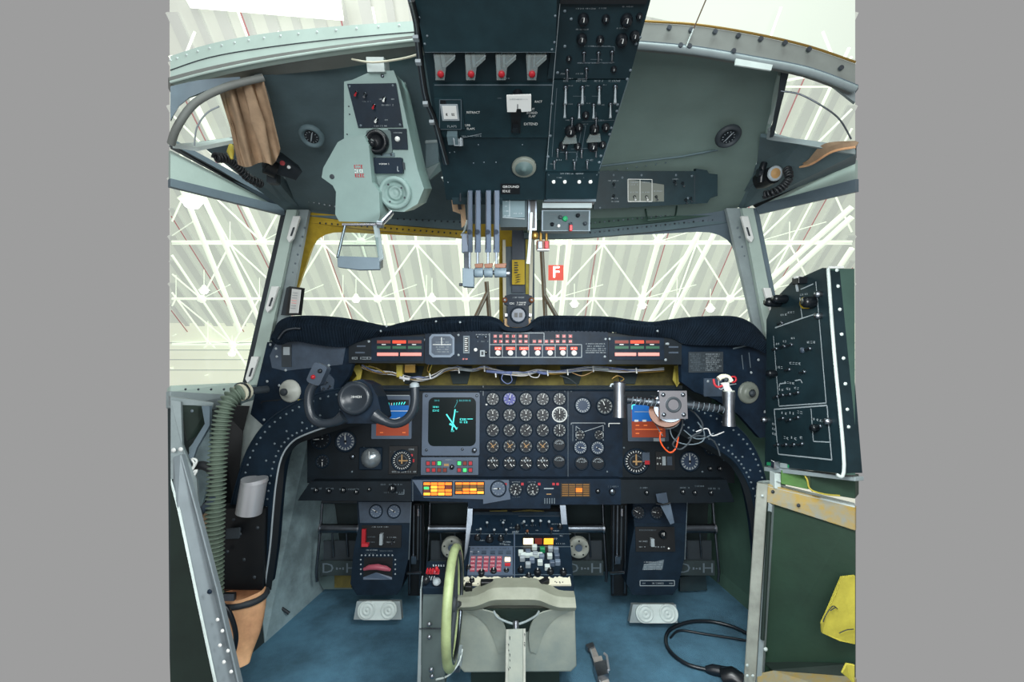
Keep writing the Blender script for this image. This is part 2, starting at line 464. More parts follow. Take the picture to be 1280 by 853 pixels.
# the F sign
p = roofP(695, 341, 4.5); f = Fr(p, (1, 0, 0), (0, 0, 1)); t = thing('hangar_sign', 'red square sign with a white letter F hanging in the hangar', 'sign', f.M)
hw = 9.5 / FP * p.y
MB().box((0, 0, -.05), (2 * hw, 2 * hw, .08), 'hf').build('board', t)
MB().text('F', hw * 2.1, (0, 0), 'hlamp', .02).build('letter', t)
# wiper arms and probe outside the glass
for pts, lb in (([(608, 352, 2.25), (612, 400, 2.3)], 'brown wiper rod standing upright left of the windshield post'), ([(609, 366, 2.26), (592, 402, 2.25)], 'short brown wiper rod slanting down left of the windshield post'),
                ([(677, 310, 2.2), (682, 400, 2.3)], 'long brown wiper rod upright to the right of the windshield post'), ([(680, 368, 2.25), (699, 402, 2.25)], 'short brown wiper rod slanting right of the windshield post')):
    solo(MB().tube([Q(*q) for q in pts], .011, 'hrod', 8).tube([Q(pts[0][0] + .8, pts[0][1], pts[0][2] - .02), Q(pts[1][0] + .8, pts[1][1], pts[1][2] - .02)], .004, 'belt', 6), 'windshield_wiper', lb, 'wiper')
# ---------------------------------------------------------------- cockpit shell
# floor
m = MB(); m.slab([(-.84, 2.14, 0), (.96, 2.14, 0), (1.14, .95, 0), (-1.03, .95, 0)], .03, 'carpet')
struct(m, 'floor', 'worn blue carpeted cockpit floor', 'floor')
# nose bulkhead, side skins
m = MB(); m.slab([(-.95, 2.12, 0), (1.0, 2.12, 0), (1.0, 2.12, 1.12), (-.95, 2.12, 1.12)], .02, 'walld')
struct(m, 'wall_front', 'dark nose bulkhead behind the rudder pedals', 'bulkhead')
m = MB()
wl = [Q(214, 500, 1.45), Q(310, 482, 1.72), Q(400, 500, 2.0), (-.80, 2.1, 0), (-.97, 1.28, 0), Q(214, 850, 1.42)]
m.slab([Q(300, 480, 1.9), Q(400, 480, 2.09), (-.80, 2.11, 0), (-.90, 1.62, 0)], .01, 'wallg')
m.slab([Q(213, 500, 1.50), Q(300, 482, 1.93), (-.90, 1.64, 0), (-.97, 1.28, 0), (-.976, 1.28, .2)], .01, 'walld')
struct(m, 'wall_left', 'grey quilted side skin beside the left leg well', 'wall')
m = MB()
m.slab([Q(890, 480, 2.09), Q(975, 480, 1.9), (1.0, 1.60, 0), (.92, 2.11, 0)], .01, 'wallgr')
struct(m, 'wall_right', 'green side skin beside the right leg well', 'wall')
# ceiling between windshield header and cross beam
def ceil_half(side):
    n = 9; A = []; B = []
    if side < 0: a = [(372, 262, 1.74), (420, 270, 1.765), (500, 278, 1.78), (600, 282, 1.79), (652, 282, 1.79)]; b = [(312, 98, 1.08), (400, 84, 1.10), (480, 74, 1.11), (560, 66, 1.12), (645, 60, 1.12)]
    else: a = [(652, 282, 1.79), (720, 280, 1.79), (800, 275, 1.78), (880, 268, 1.76), (930, 258, 1.74)]; b = [(645, 60, 1.12), (740, 55, 1.12), (820, 58, 1.11), (900, 72, 1.10), (978, 88, 1.08)]
    return catmull([Q(*q) for q in a], 3), catmull([Q(*q) for q in b], 3)
m = MB(); A, B = ceil_half(-1); A2, B2 = ceil_half(1)
m.strip(A, B, .012, 'ceil2', flip=False)
m.strip(A2, B2, .012, 'ceil')
# seams and ribs on the left part
m.tube([Q(364, 90, 1.12), Q(400, 150, 1.32), Q(425, 200, 1.5)], .012, 'ceil', 6)
m.strip([Q(318, 95, 1.075), Q(340, 160, 1.28), Q(356, 212, 1.48)], [Q(328, 94, 1.075), Q(349, 160, 1.28), Q(366, 212, 1.48)], .01, 'frame')
m.tube([Q(978, 90, 1.085), Q(965, 135, 1.22), Q(950, 190, 1.44), Q(946, 212, 1.52)], .011, 'beam', 8)
m.slab([Q(967, 126, 1.18), Q(974, 128, 1.18), Q(963, 156, 1.27), Q(955, 153, 1.27)], .008, 'pale')
for k in range(16):
    t = k / 15; p = Q(760 + 180 * t, 214 - 26 * t, 1.49 - .03 * t); m.rivets([p], (0, -.4, -1), .0035, 'ceil2', 6)
m.tube([Q(748, 208, 1.47), Q(850, 196, 1.43), Q(948, 178, 1.38)], .0035, 'ceil2', 5)
tag(m.build('ceiling'), 'grey green cockpit roof lining sloping down to the windshield', 'ceiling', None, 'structure').name = 'ceiling_cockpit'
# corner gussets
m = MB()
m.slab([Q(250, 181, 1.28), Q(302, 174, 1.26), Q(352, 208, 1.5), Q(376, 262, 1.74), Q(360, 266, 1.72)], .01, 'ceil2')
m.slab([Q(350, 205, 1.47), Q(470, 190, 1.45), Q(470, 274, 1.77), Q(372, 264, 1.745)], .004, 'ceil2')
m.slab([Q(950, 171, 1.3), Q(1000, 180, 1.22), Q(1069, 193, 1.12), Q(1069, 205, 1.4), Q(928, 262, 1.74), Q(915, 255, 1.74), Q(946, 205, 1.47)], .01, 'ceil2')
for k in range(12):
    p = Q(386 + 72 * (k / 11), 252 + 14 * (k / 11), 1.68); m.rivets([p], (0, -1, -.4), .0035, 'dimw', 6)
struct(m, 'trim_2', 'grey riveted corner gussets above both front window posts', 'trim')
# cross beam under the skylights
def beam(side):
    if side < 0: t = [(213, 70), (262, 55), (330, 42), (420, 33), (520, 26), (560, 25)]; mid = [(213, 88), (262, 72), (330, 60), (420, 49), (520, 40), (560, 39)]; lo = [(213, 103), (262, 90), (330, 76), (420, 62), (520, 50), (560, 48)]; bt = [(213, 116), (262, 104), (330, 95), (420, 86), (520, 70), (560, 68)]
    else: t = [(760, 24), (808, 27), (870, 31), (940, 42), (1010, 58), (1069, 78)]; mid = [(760, 27), (808, 29), (870, 33), (940, 44), (1010, 60), (1069, 80)]; lo = [(760, 55), (808, 58), (870, 64), (940, 76), (1010, 90), (1069, 112)]; bt = [(760, 57), (808, 61), (870, 68), (940, 80), (1010, 94), (1069, 117)]
    return [catmull([Q(x, y, Y) for x, y in L], 4) for L, Y in ((t, 1.02), (mid, 1.02), (lo, 1.02), (bt, 1.09))]
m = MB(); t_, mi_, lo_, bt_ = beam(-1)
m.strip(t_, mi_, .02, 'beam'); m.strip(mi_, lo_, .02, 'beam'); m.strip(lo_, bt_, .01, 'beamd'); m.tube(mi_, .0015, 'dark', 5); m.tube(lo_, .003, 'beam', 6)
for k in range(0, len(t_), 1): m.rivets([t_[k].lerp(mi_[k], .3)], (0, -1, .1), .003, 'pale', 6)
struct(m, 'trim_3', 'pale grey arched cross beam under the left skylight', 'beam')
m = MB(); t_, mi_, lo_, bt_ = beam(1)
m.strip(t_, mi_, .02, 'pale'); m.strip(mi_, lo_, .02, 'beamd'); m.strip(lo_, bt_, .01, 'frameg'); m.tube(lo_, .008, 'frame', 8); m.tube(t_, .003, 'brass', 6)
for x, y in ((836, 36), (863, 39), (893, 41), (922, 46), (950, 50), (980, 55), (1010, 63), (1050, 86), (916, 65), (850, 58), (861, 59)):
    p = Q(x, y, 1.015); m.cyl(p, p + V((0, -.006, 0)), .0055, 'dsteel', n=8)
m.slab([Q(920, 73, .99), Q(966, 81, .99), Q(964, 88, .99), Q(919, 81, .99)], .004, 'pale')
struct(m, 'trim_4', 'grey riveted cross beam under the right skylight', 'beam')
# the arch frame of the small upper window, left end (runs back toward the viewer)
m = MB()
m.tube(catmull([Q(330, 97, 1.06), Q(285, 108, 1.04), Q(245, 128, 1.03), (Q(222, 158, 1.03)), Q(214, 180, 1.05)], 5), .0085, 'beamd', 8)
m.strip(catmull([Q(213, 108, 1.0), Q(250, 100, 1.02), Q(300, 96, 1.04)], 3), catmull([Q(213, 150, 1.0), Q(236, 122, 1.02), Q(300, 100, 1.04)], 3), .01, 'frameg')
m.slab([Q(215, 180, 1.08), Q(246, 184, 1.12), Q(296, 174, 1.2), Q(286, 172, 1.2), Q(246, 178, 1.14)], .01, 'pale')
struct(m, 'window_3', 'curved frame of the small upper left window', 'window frame')
m = MB()
m.strip(catmull([Q(966, 86, 1.07), Q(1020, 94, 1.06), Q(1069, 112, 1.04)], 4), catmull([Q(986, 92, 1.07), Q(1030, 103, 1.06), Q(1069, 128, 1.04)], 4), .01, 'frame')
m.strip([Q(977, 90, 1.07), Q(972, 120, 1.12), Q(962, 172, 1.24)], [Q(986, 92, 1.07), Q(979, 122, 1.12), Q(963, 160, 1.24)], .01, 'dark')
m.strip(catmull([Q(960, 160, 1.24), Q(968, 170, 1.23), Q(1010, 175, 1.18), Q(1069, 184, 1.12)], 4), catmull([Q(958, 174, 1.26), Q(968, 176, 1.24), Q(1010, 182, 1.18), Q(1069, 193, 1.12)], 4), .01, 'frame')
struct(m, 'window_4', 'curved frame of the small upper right window', 'window frame')
for nm, pts, lb in (('window_5', [(213, 150, 1.06), (240, 118, 1.05), (300, 98, 1.07), (315, 98, 1.08), (300, 176, 1.25), (213, 180, 1.08)], 'clear pane of the small upper left window'),
                    ('window_6', [(983, 92, 1.09), (1069, 118, 1.06), (1069, 190, 1.13), (964, 172, 1.26)], 'clear pane of the small upper right window')):
    struct(MB().add([Q(*q) for q in pts], [tuple(range(len(pts)))], 'glass'), nm, lb, 'window pane')
solo(MB().tube(catmull([Q(274, 133, 1.05), Q(258, 142, 1.05), Q(246, 160, 1.06), Q(243, 182, 1.08)], 5), .0018, 'dimw', 6), 'window_seal_wire', 'thin curved wire across the small upper left window', 'wire')
solo(MB().tube(catmull([Q(976, 114, 1.05), Q(1000, 118, 1.04), Q(1030, 134, 1.03), Q(1050, 150, 1.03), Q(1064, 174, 1.04)], 5), .0018, 'dsteel', 6), 'window_seal_wire', 'thin curved wire across the small upper right window', 'wire')
solo(MB().tube([Q(884, -4, .95), Q(867, 36, 1.0)], .0016, 'hrod', 6).tube([Q(867, 36, 1.0), Q(858, 58, 1.01)], .0018, 'pale', 6), 'antenna_wire', 'thin brown wire rising from the right cross beam past the skylight', 'wire')
# side window headers (rail, shade strip, lower lip)
def header(s):
    m = MB()
    if s < 0:
        m.slab([Q(213, 172, 1.42), Q(213, 184, 1.42), Q(352, 262, 1.72), Q(372, 264, 1.74), Q(365, 255, 1.73)], .02, 'frameg')
        m.slab([Q(213, 181, 1.41), Q(213, 186, 1.41), Q(348, 259, 1.71), Q(360, 260, 1.72)], .01, 'black')
        m.slab([Q(213, 188, 1.42), Q(213, 226, 1.42), Q(350, 262, 1.72), Q(354, 260, 1.72)], .015, 'beam')
        m.slab([Q(213, 223, 1.41), Q(213, 233, 1.41), Q(356, 269, 1.71), Q(356, 258, 1.71)], .02, 'frameg')
    else:
        m.slab([Q(1069, 178, 1.41), Q(1069, 184, 1.41), Q(944, 256, 1.71), Q(924, 262, 1.74), Q(930, 250, 1.73)], .02, 'frameg')
        m.slab([Q(1069, 184, 1.41), Q(1069, 198, 1.41), Q(944, 260, 1.71), Q(938, 254, 1.71)], .01, 'black')
        m.slab([Q(1069, 200, 1.42), Q(1069, 228, 1.42), Q(948, 262, 1.72), Q(944, 258, 1.72)], .015, 'beam')
        m.slab([Q(1069, 224, 1.41), Q(1069, 240, 1.41), Q(948, 268, 1.71), Q(944, 257, 1.71)], .02, 'frameg')
    return m
struct(header(-1), 'trim_5', 'header with rolled pale shade above the left side window', 'window header')
struct(header(1), 'trim_6', 'header with rolled pale shade above the right side window', 'window header')
# front posts
def post(s):
    m = MB()
    def b(a, c, d, e, k, Y0=1.72, Y1=1.70, th=.02): m.slab([Q(a, 262, Y0), Q(c, 262, Y0), Q(e, 482, Y1), Q(d, 482, Y1)], th, k)
    if s < 0:
        b(352, 360, 302, 309, 'dark', th=.02); b(358, 371, 308, 325, 'beam', 1.69, 1.67)
        b(369, 386, 323, 345, 'frame', 1.72, 1.70)
        lat = ((366, 286), (339, 374), (314, 462))
        rv = [Q(381 - 38 * k / 13, 285 + 145 * k / 13, 1.715) for k in range(14)]
    else:
        def b2(a, c, d, e, k, Y0=1.72, Y1=1.70, th=.02): m.slab([Q(a, 260, Y0), Q(c, 260, Y0), Q(e, 432, Y1), Q(d, 432, Y1)], th, k)
        b2(940, 948, 974, 982, 'frameg'); b2(928, 942, 960, 976, 'beam', 1.69, 1.67); b2(908, 930, 948, 962, 'frame')
        lat = ((935, 286), (963, 376))
        rv = [Q(922 + 30 * k / 11, 285 + 130 * k / 11, 1.715) for k in range(12)]
    m.rivets(rv, (0, -1, 0), .005, 'dimw2', 6)
    for x, y in lat:
        dx = -.28 if s < 0 else .25
        m.slab([Q(x - 4.5 - dx * 16, y - 16, 1.65), Q(x + 4.5 - dx * 16, y - 16, 1.65), Q(x + 4 + dx * 14, y + 12, 1.65), Q(x + dx * 18, y + 17, 1.65), Q(x - 4 + dx * 14, y + 12, 1.65)], .012, 'white')
        m.slab([Q(x - 1.2 - dx * 4, y - 2, 1.643), Q(x + 1.2 - dx * 4, y - 2, 1.643), Q(x + 1.2 + dx * 9, y + 9, 1.643), Q(x - 1.2 + dx * 9, y + 9, 1.643)], .003, 'dark')
    return m
struct(post(-1), 'trim_7', 'white and grey riveted post between left side window and windshield', 'window post', bevel=.002)
struct(post(1), 'trim_8', 'white and grey riveted post between right side window and windshield', 'window post', bevel=.002)
# side window panes and left sill
struct(MB().add([Q(213, 228, 1.44), Q(356, 264, 1.74), Q(306, 480, 1.74), Q(213, 484, 1.44)], [(0, 1, 2, 3)], 'glass'), 'window_7', 'large left side window pane with the hangar beyond', 'window pane')
struct(MB().add([Q(1069, 236, 1.44), Q(946, 264, 1.74), Q(992, 470, 1.70), Q(1069, 470, 1.44)], [(0, 1, 2, 3)], 'glass'), 'window_8', 'large right side window pane with the hangar beyond', 'window pane')
m = MB()
m.slab([Q(213, 482, 1.43), Q(306, 478, 1.66), Q(290, 496, 1.60), Q(213, 490, 1.40)], .02, 'beam')
m.slab([Q(213, 489, 1.40), Q(292, 494, 1.60), Q(270, 512, 1.54), Q(213, 510, 1.38)], .02, 'frame')
for k in range(4): m.rivets([Q(232 + 16 * k, 487, 1.40)], (0, -1, .2), .0045, 'dark', 6)
struct(m, 'trim_9', 'pale grey riveted sill under the left side window', 'window sill', bevel=.002)
# windshield: left yellow frame, right grey frame, header, centre post
WS = Fr((0, 2.05, 1.198), (1, 0, 0), (0, -.25, .344))
def w3(x, y, h=0): return WS.w(x, y, h)
m = MB()
inn = [w3(*q) for q in ((352, 420), (397, 289), (560, 297), (624, 296), (624, 420))]
out = [w3(*q) for q in ((334, 426), (380, 262), (560, 262), (640, 262), (640, 426))]
I = rpoly(inn, [0, .10, 0, 0, 0]); O = rpoly(out, [0, 0, 0, 0, 0])
m.ring(O, I, .03, 'yellow')
struct(m, 'window_9', 'yellow painted frame around the left windshield pane', 'window frame')
m = MB()
inn = [w3(*q) for q in ((668, 420), (668, 297), (735, 297), (912, 288), (946, 398), (966, 440))]
out = [w3(*q) for q in ((654, 426), (654, 262), (735, 262), (922, 262), (966, 380), (985, 440))]
m.ring(rpoly(out, 0), rpoly(inn, [0, 0, 0, .13, .0, 0]), .03, 'frameg')
struct(m, 'glare_panel_left0', 'grey painted frame around the right windshield pane', 'window frame')
for nm, pts, lb in (('glare_panel_left1', ((350, 425), (385, 275), (640, 285), (640, 425)), 'left windshield pane with hangar lattice beyond'), ('glare_panel_left2', ((656, 425), (656, 285), (925, 275), (975, 440)), 'right windshield pane with hangar lattice beyond')):
    struct(MB().add([w3(a, b, -.015) for a, b in pts], [(0, 1, 2, 3)], 'glass'), nm, lb, 'window pane')
# header band with rivets in front of the windshield top
m = MB()
def band(pts, Y, th, k): 
    up = [Q(x, a, Y) for x, a, b in pts]; dn = [Q(x, b, Y) for x, a, b in pts]; m.strip(catmull(up, 3), catmull(dn, 3), th, k)
band([(385, 262, 270), (450, 264, 277), (520, 268, 283), (585, 270, 288)], 1.76, .02, 'ceil2')
band([(376, 268, 277), (450, 276, 286), (520, 282, 292), (585, 286, 298)], 1.775, .02, 'yellow')
band([(655, 275, 290), (735, 272, 286), (840, 266, 276), (915, 256, 266)], 1.76, .02, 'greens')
band([(655, 287, 298), (735, 284, 297), (840, 276, 287), (915, 265, 278)], 1.775, .02, 'ceil2')
for k in range(26):
    t = k / 25; m.rivets([Q(388 + 195 * t, 265 + 18 * t - 5 * t * t, 1.757), Q(400 + 185 * t, 279 + 14 * t, 1.772)], (0, -1, 0), .004, 'dark', 6)
for k in range(30):
    t = k / 29; m.rivets([Q(738 + 170 * t, 279 - 17 * t, 1.757), Q(738 + 170 * t, 291 - 18 * t, 1.772)], (0, -1, 0), .004, 'dimw2' if k % 2 else 'dark', 6)
struct(m, 'trim_10', 'riveted header band along the top of the windshield', 'header')
m = MB()
m.slab([Q(628, 285, 1.82), Q(667, 285, 1.82), Q(664, 412, 1.92), Q(629, 412, 1.92)], .03, 'frameg')
m.slab([Q(640, 285, 1.80), Q(656, 285, 1.80), Q(656, 366, 1.86), Q(640, 366, 1.86)], .02, 'slate')
m.slab([Q(640, 325, 1.79), Q(656, 325, 1.79), Q(656, 356, 1.82), Q(640, 356, 1.82)], .005, 'placard')
for k in range(9): m.slab([Q(643 if k < 5 else 650, 328 + 3 * (k % 9), 1.785), Q(647 + (k % 2), 328 + 3 * k, 1.785), Q(647 + (k % 2), 329.4 + 3 * k, 1.785), Q(643, 329.4 + 3 * k, 1.785)], .001, 'dark')
m.slab([Q(657, 285, 1.80), Q(661, 285, 1.80), Q(661, 368, 1.87), Q(657, 368, 1.87)], .01, 'ytape')
m.slab([Q(628, 300, 1.80), Q(632, 300, 1.80), Q(633, 400, 1.9), Q(629, 400, 1.9)], .01, 'cream')
m.slab([Q(662, 290, 1.80), Q(667, 290, 1.80), Q(665, 400, 1.9), Q(661, 400, 1.9)], .01, 'cream')
struct(m, 'trim_11', 'windshield centre post with a yellow placard', 'window post', bevel=.001)
# ---------------------------------------------------------------- shared small meshes (unit size, face = +z)
def m_toggle(c='steel', L=1.):
    return MB().lathe([(.0038, 0), (.0038, .003), (.0024, .004)], 'dsteel', None, 8).tube([(0, 0, .003), (0, -.0055 * L, .011 * L), (0, -.0075 * L, .0145 * L)], [.0012, .0017, .0025], c, 8).mesh('toggle')
TG = m_toggle(); TGW = m_toggle('white'); TGR = m_toggle('red'); TGL = m_toggle('dimw', 1.5)
KNB = MB().lathe([(1, 0), (1, .5), (.82, .62), (.8, 1.1), (.7, 1.2), (0, 1.2)], 'knobblk', None, 16).box((0, .35, 1.22), (.14, .7, .08), 'white').mesh('knob')
KNG = MB().lathe([(1, 0), (.95, .9), (.8, 1.1), (0, 1.15)], 'dsteel', None, 16).mesh('knobg')
KNW = MB().lathe([(1, 0), (.95, .7), (.75, 1.0), (0, 1.1)], 'white', None, 14).mesh('knobw')
SCR = MB().lathe([(1, 0), (.9, .35), (.3, .55), (0, .55)], 'dsteel', None, 8).mesh('screw')
SCRW = MB().lathe([(1, 0), (.9, .35), (.3, .55), (0, .55)], 'dimw', None, 8).mesh('screw')
PTR = MB().prism([(-.05, -.25), (.05, -.25), (.045, .5), (0, .78), (-.045, .5)], .06, .09, 'white').lathe([(.13, .05), (.13, .12), (0, .13)], 'black', None, 10).mesh('pointer')
PTR2 = MB().prism([(-.07, -.3), (.07, -.3), (.05, .6), (-.05, .6)], .06, .09, 'tan').prism([(-.3, -.06), (.6, -.05), (.6, .05), (-.3, .06)], .09, .11, 'tan').mesh('pointer')
def gauge(kind):
    g = MB(); g.lathe([(1.08, 0), (1.08, .10), (1.0, .16), (.93, .16), (.9, .04)], 'navy2' if kind != 'ring' else 'white', None, 28)
    face = {'blue': 'gfaceb', 'lit': 'gblue', 'clear': 'bezel'}.get(kind, 'gface')
    g.prism(circ(.93, 28), .0, .03, face)
    if kind in ('eng', 'eng2', 'lit', 'ring', 'blue', 'big'):
        n = {'eng': 10, 'eng2': 8, 'lit': 10, 'ring': 12, 'blue': 16, 'big': 12}[kind]
        for i in range(n):
            a = 2 * math.pi * i / n
            if kind in ('eng', 'eng2') and abs(a - 4.71) < .4 and n == 8: continue
            c, s_ = math.cos(a), math.sin(a); g.line((c * .62, s_ * .62), (c * .86, s_ * .86), .09, 'tick', .035)
        for i in range(4 * n):
            a = 2 * math.pi * i / (4 * n); c, s_ = math.cos(a), math.sin(a); g.line((c * .78, s_ * .78), (c * .86, s_ * .86), .03, 'dimw', .034)
        if kind in ('eng', 'lit'): g.marks(-.3, .3, -.28, .16, 'dimw', .034)
    if kind == 'six':   # three arrow engine dial
        for a in (150, 210, 330, 30, 90): c, s_ = math.cos(math.radians(a)), math.sin(math.radians(a)); g.line((c * .6, s_ * .6), (c * .85, s_ * .85), .09, 'white', .035)
        g.rect(-.35, .25, -.1, .5, 'dimw', .035); g.rect(.1, .25, .35, .5, 'dimw', .035)
    if kind == 'half':
        for i in range(9):
            a = math.pi * (.15 + .7 * i / 8); c, s_ = math.cos(a), math.sin(a); g.line((c * .6, s_ * .6 - .1), (c * .82, s_ * .82 - .1), .08, 'dimw', .035)
        g.marks(-.4, .4, .15, .22, 'dimw', .034)
    if kind == 'dim':
        for i in range(12): a = math.pi * i / 6; g.line((math.cos(a) * .7, math.sin(a) * .7), (math.cos(a) * .85, math.sin(a) * .85), .06, 'dimw2', .035)
        g.marks(-.3, .3, .3, .14, 'dimw2', .034)
    if kind == 'clear':
        for i in range(12): a = math.pi * i / 6; g.line((math.cos(a) * .65, math.sin(a) * .65), (math.cos(a) * .8, math.sin(a) * .8), .05, 'dimw', .035)
    if kind == 'hsi':
        for i in range(24):
            a = 2 * math.pi * i / 24; g.line((math.cos(a) * .72, math.sin(a) * .72), (math.cos(a) * (.9 if i % 2 else .86), math.sin(a) * .88), .05, 'white', .035)
        g.lines([(math.cos(k * .524) * .5, math.sin(k * .524) * .5) for k in range(13)], .03, 'dimw2', .035)
    return g.mesh('gauge')
GG = {k: gauge(k) for k in ('eng', 'eng2', 'six', 'half', 'dim', 'blue', 'lit', 'ring', 'big', 'clear', 'hsi')}
def dial(parent, fr, px, py, rpx, kind, ang=0, ptr=PTR, label=None, h=0, name='gauge'):
    p = fr.l(px, py, h); r = (fr.l(px + rpx, py, h) - p).length
    g = put(name, GG[kind], parent, p, 0, r, label=label)
    if ptr is not None: put('pointer', ptr, g, (0, 0, 0), math.radians(ang))
    return g
def knob(parent, fr, px, py, rpx, me=None, ang=0, h=0, name='knob', label=None):
    p = fr.l(px, py, h); r = (fr.l(px + rpx, py, h) - p).length
    return put(name, me or KNB, parent, p, math.radians(ang), r, label=label)
def tog(parent, fr, px, py, me=None, sc=1., h=0, ang=0): return put('toggle_switch', me or TG, parent, fr.l(px, py, h), math.radians(ang), sc)
def scr(mb, fr, pts, rpx=1.6, k='dsteel', h=0):
    for x, y in pts:
        p = fr.l(x, y, h); r = abs(fr.l(x + rpx, y, h).x - p.x); mb.lathe([(r, 0), (r * .9, r * .4), (r * .3, r * .55), (0, r * .55)], k, Matrix.Translation(p), 8)
def ptext(mb, fr, s, px, py, hpx, k='white', h=.0, sx=1.):
    p = fr.l(px, py, h); q = fr.l(px, py - hpx, h); mb.text(s, (q - p).length * 1.35, (p.x, p.y), k, h + .0006, None, sx)
def pmark(mb, fr, x0, x1, y, hpx, k='dimw', h=.0, dens=.75, wf=1.):
    a = fr.l(x0, y, h); b = fr.l(x1, y, h); q = fr.l(x0, y - hpx, h); mb.marks(a.x, b.x, a.y, (q - a).length, k, h + .0006, None, int(x0 * 7 + y), dens, wf)
def plin(mb, fr, pts, wpx, k='dimw', h=.0):
    P_ = [fr.l2(a, b, h) for a, b in pts]; w = abs(fr.l(pts[0][0] + wpx, pts[0][1], h).x - P_[0][0]); mb.lines(P_, w, k, h + .0007)
def prect(mb, fr, x0, y0, x1, y1, k, z0=0., z1=.002, r=0):
    a = fr.l2(x0, y1, z1); b = fr.l2(x1, y0, z1)
    mb.prism(rrect(a[0], a[1], b[0], b[1], r) if r else [(a[0], a[1]), (b[0], a[1]), (b[0], b[1]), (a[0], b[1])], z0, z1, k)

# ---------------------------------------------------------------- main instrument panel
PF = Fr(Q(640, 560, 1.72), (1, 0, 0), (0, .07, 1))
mp = thing('instrument_panel', 'dark blue main instrument panel full of round gauges below the wire gap', 'instrument panel', PF.M)
m = MB(); m.prism(PF.poly([(437, 484), (850, 484), (868, 500), (905, 540), (918, 560), (918, 604), (384, 604), (384, 540), (405, 515)]), -.03, 0, 'blackp')
m.prism(PF.poly([(596, 486), (778, 486), (778, 601), (596, 601)]), 0, .003, 'navy')
plin(m, PF, [(714, 531), (714, 529), (756, 529), (756, 531)], .8, 'dimw', .003); plin(m, PF, [(716, 552), (716, 531)], .6, 'dimw2', .003)
plin(m, PF, [(727, 541), (754, 532)], .8, 'dimw', .003); plin(m, PF, [(720, 533), (729, 540)], .7, 'dimw', .003); plin(m, PF, [(754, 532), (754, 551)], .8, 'dimw', .003); plin(m, PF, [(720, 533), (720, 551)], .6, 'dimw', .003)
plin(m, PF, [(761, 534), (761, 529.5), (775, 529.5)], 1.0, 'white', .003)
plin(m, PF, [(710, 488), (710, 600)], .5, 'dimw2', .003); plin(m, PF, [(604, 482.5), (604, 495)], .5, 'dimw', .003)
for x in (616, 637, 657.5, 678.5, 699.5): pmark(m, PF, x - 3.5, x + 3.5, 488.5, 1.4, 'dimw2', .003)
pmark(m, PF, 693, 706, 488.5, 1.2, 'dimw2', .003)
scr(m, PF, [(601, 489), (706, 489), (714, 489), (774, 489), (601, 598), (706, 598), (772, 598), (710, 520), (719, 507), (738, 507), (759, 590)], 1.3, 'dimw2', .003)
scr(m, PF, [(608, 506)], 1.3, 'white', .003)
for x, y in ((450, 500), (455, 560), (520, 560), (440, 590), (860, 540), (878, 590), (835, 560), (780, 495), (780, 560), (905, 575)): scr(m, PF, [(x, y)], 1.3, 'dimw2')
m.build('panel_plate', mp)
cx = (616, 637, 657.5, 678.5); cy = (499, 519, 538, 558, 579)
for i, x in enumerate(cx):
    dial(mp, PF, x, cy[0], 8.3, 'lit' if i == 1 else 'eng', -12, h=.003, label='round gauge with a violet glow' if i == 1 else None)
    dial(mp, PF, x, cy[1], 8.3, 'eng', 0, h=.003); dial(mp, PF, x, cy[2], 8.3, 'eng2', -50, h=.003)
    dial(mp, PF, x, cy[3], 8.3, 'eng2', 35 if i < 3 else 50, PTR2, h=.003); dial(mp, PF, x, cy[4], 8.3, 'six', 215, h=.003)
dial(mp, PF, 699.5, 499, 8.3, 'big', -5, h=.003); dial(mp, PF, 699.5, 518.5, 9, 'ring', 0, h=.003, label='round gauge with a white rim'); dial(mp, PF, 699.5, 538, 8.5, 'big', 5, h=.003)
dial(mp, PF, 699, 556, 8, 'half', 60, None, h=.003); dial(mp, PF, 699, 577, 8, 'half', 60, None, h=.003)
dial(mp, PF, 728.5, 507, 10, 'blue', 90, None, h=.003); dial(mp, PF, 756, 508, 10.5, 'big', 20, h=.003)
dial(mp, PF, 725, 544, 6.5, 'eng2', 90, h=.003); dial(mp, PF, 749, 544, 6.5, 'eng2', -60, h=.003)
dial(mp, PF, 725.5, 559.5, 8.5, 'blue', -100, h=.003); dial(mp, PF, 747, 560, 8.5, 'blue', -120, h=.003)
dial(mp, PF, 727, 579, 8.5, 'half', 60, None, h=.003); dial(mp, PF, 747.5, 579, 8.5, 'half', 60, None, h=.003)
# flight instruments either side
dial(mp, PF, 401, 549, 12, 'dim', 95, label='dark air speed dial'); dial(mp, PF, 432, 552, 12.5, 'blue', 5); dial(mp, PF, 403, 577, 8, 'dim', 180, PTR)
dial(mp, PF, 862, 577, 12, 'blue', 0); dial(mp, PF, 795, 577, 15, 'hsi', 0, PTR2)
dial(mp, PF, 889, 560, 9, 'dim', 40)
m = MB(); p = PF.l(464, 573); m.box((p.x, p.y, .006), (.088, .085, .012), 'navy2').build('ball_mount', mp, .003)
m = MB(); T = Matrix.Translation(PF.l(464, 573, .01)); m.lathe([(.038, 0), (.038, .006), (.034, .010), (.028, .018), (.015, .024), (0, .026)], 'silverball', T, 24).rect(-.001, .004, .001, .03, 'white', .027, T).build('turn_ball', mp)
m = MB(); prect(m, PF, 486, 558, 522, 593, 'black', 0, .008); pmark(m, PF, 490, 520, 590, 2, 'dimw', .008); pmark(m, PF, 511, 520, 562, 2, 'dimw', .008); pmark(m, PF, 488, 495, 565, 1.6, 'dimw2', .008)
prect(m, PF, 513, 574, 518, 578, 'red', .008, .009); prect(m, PF, 512, 568, 516, 571, 'redcap', .008, .009); m.build('indicator_case', mp, .001)
dial(mp, PF, 502.5, 576, 12.5, 'hsi', 0, PTR2, h=.008)
m = MB(); prect(m, PF, 803, 566, 812, 578, 'slate', 0, .018); prect(m, PF, 806, 576, 812, 581, 'red', .018, .019); m.build('indicator_flag', mp)
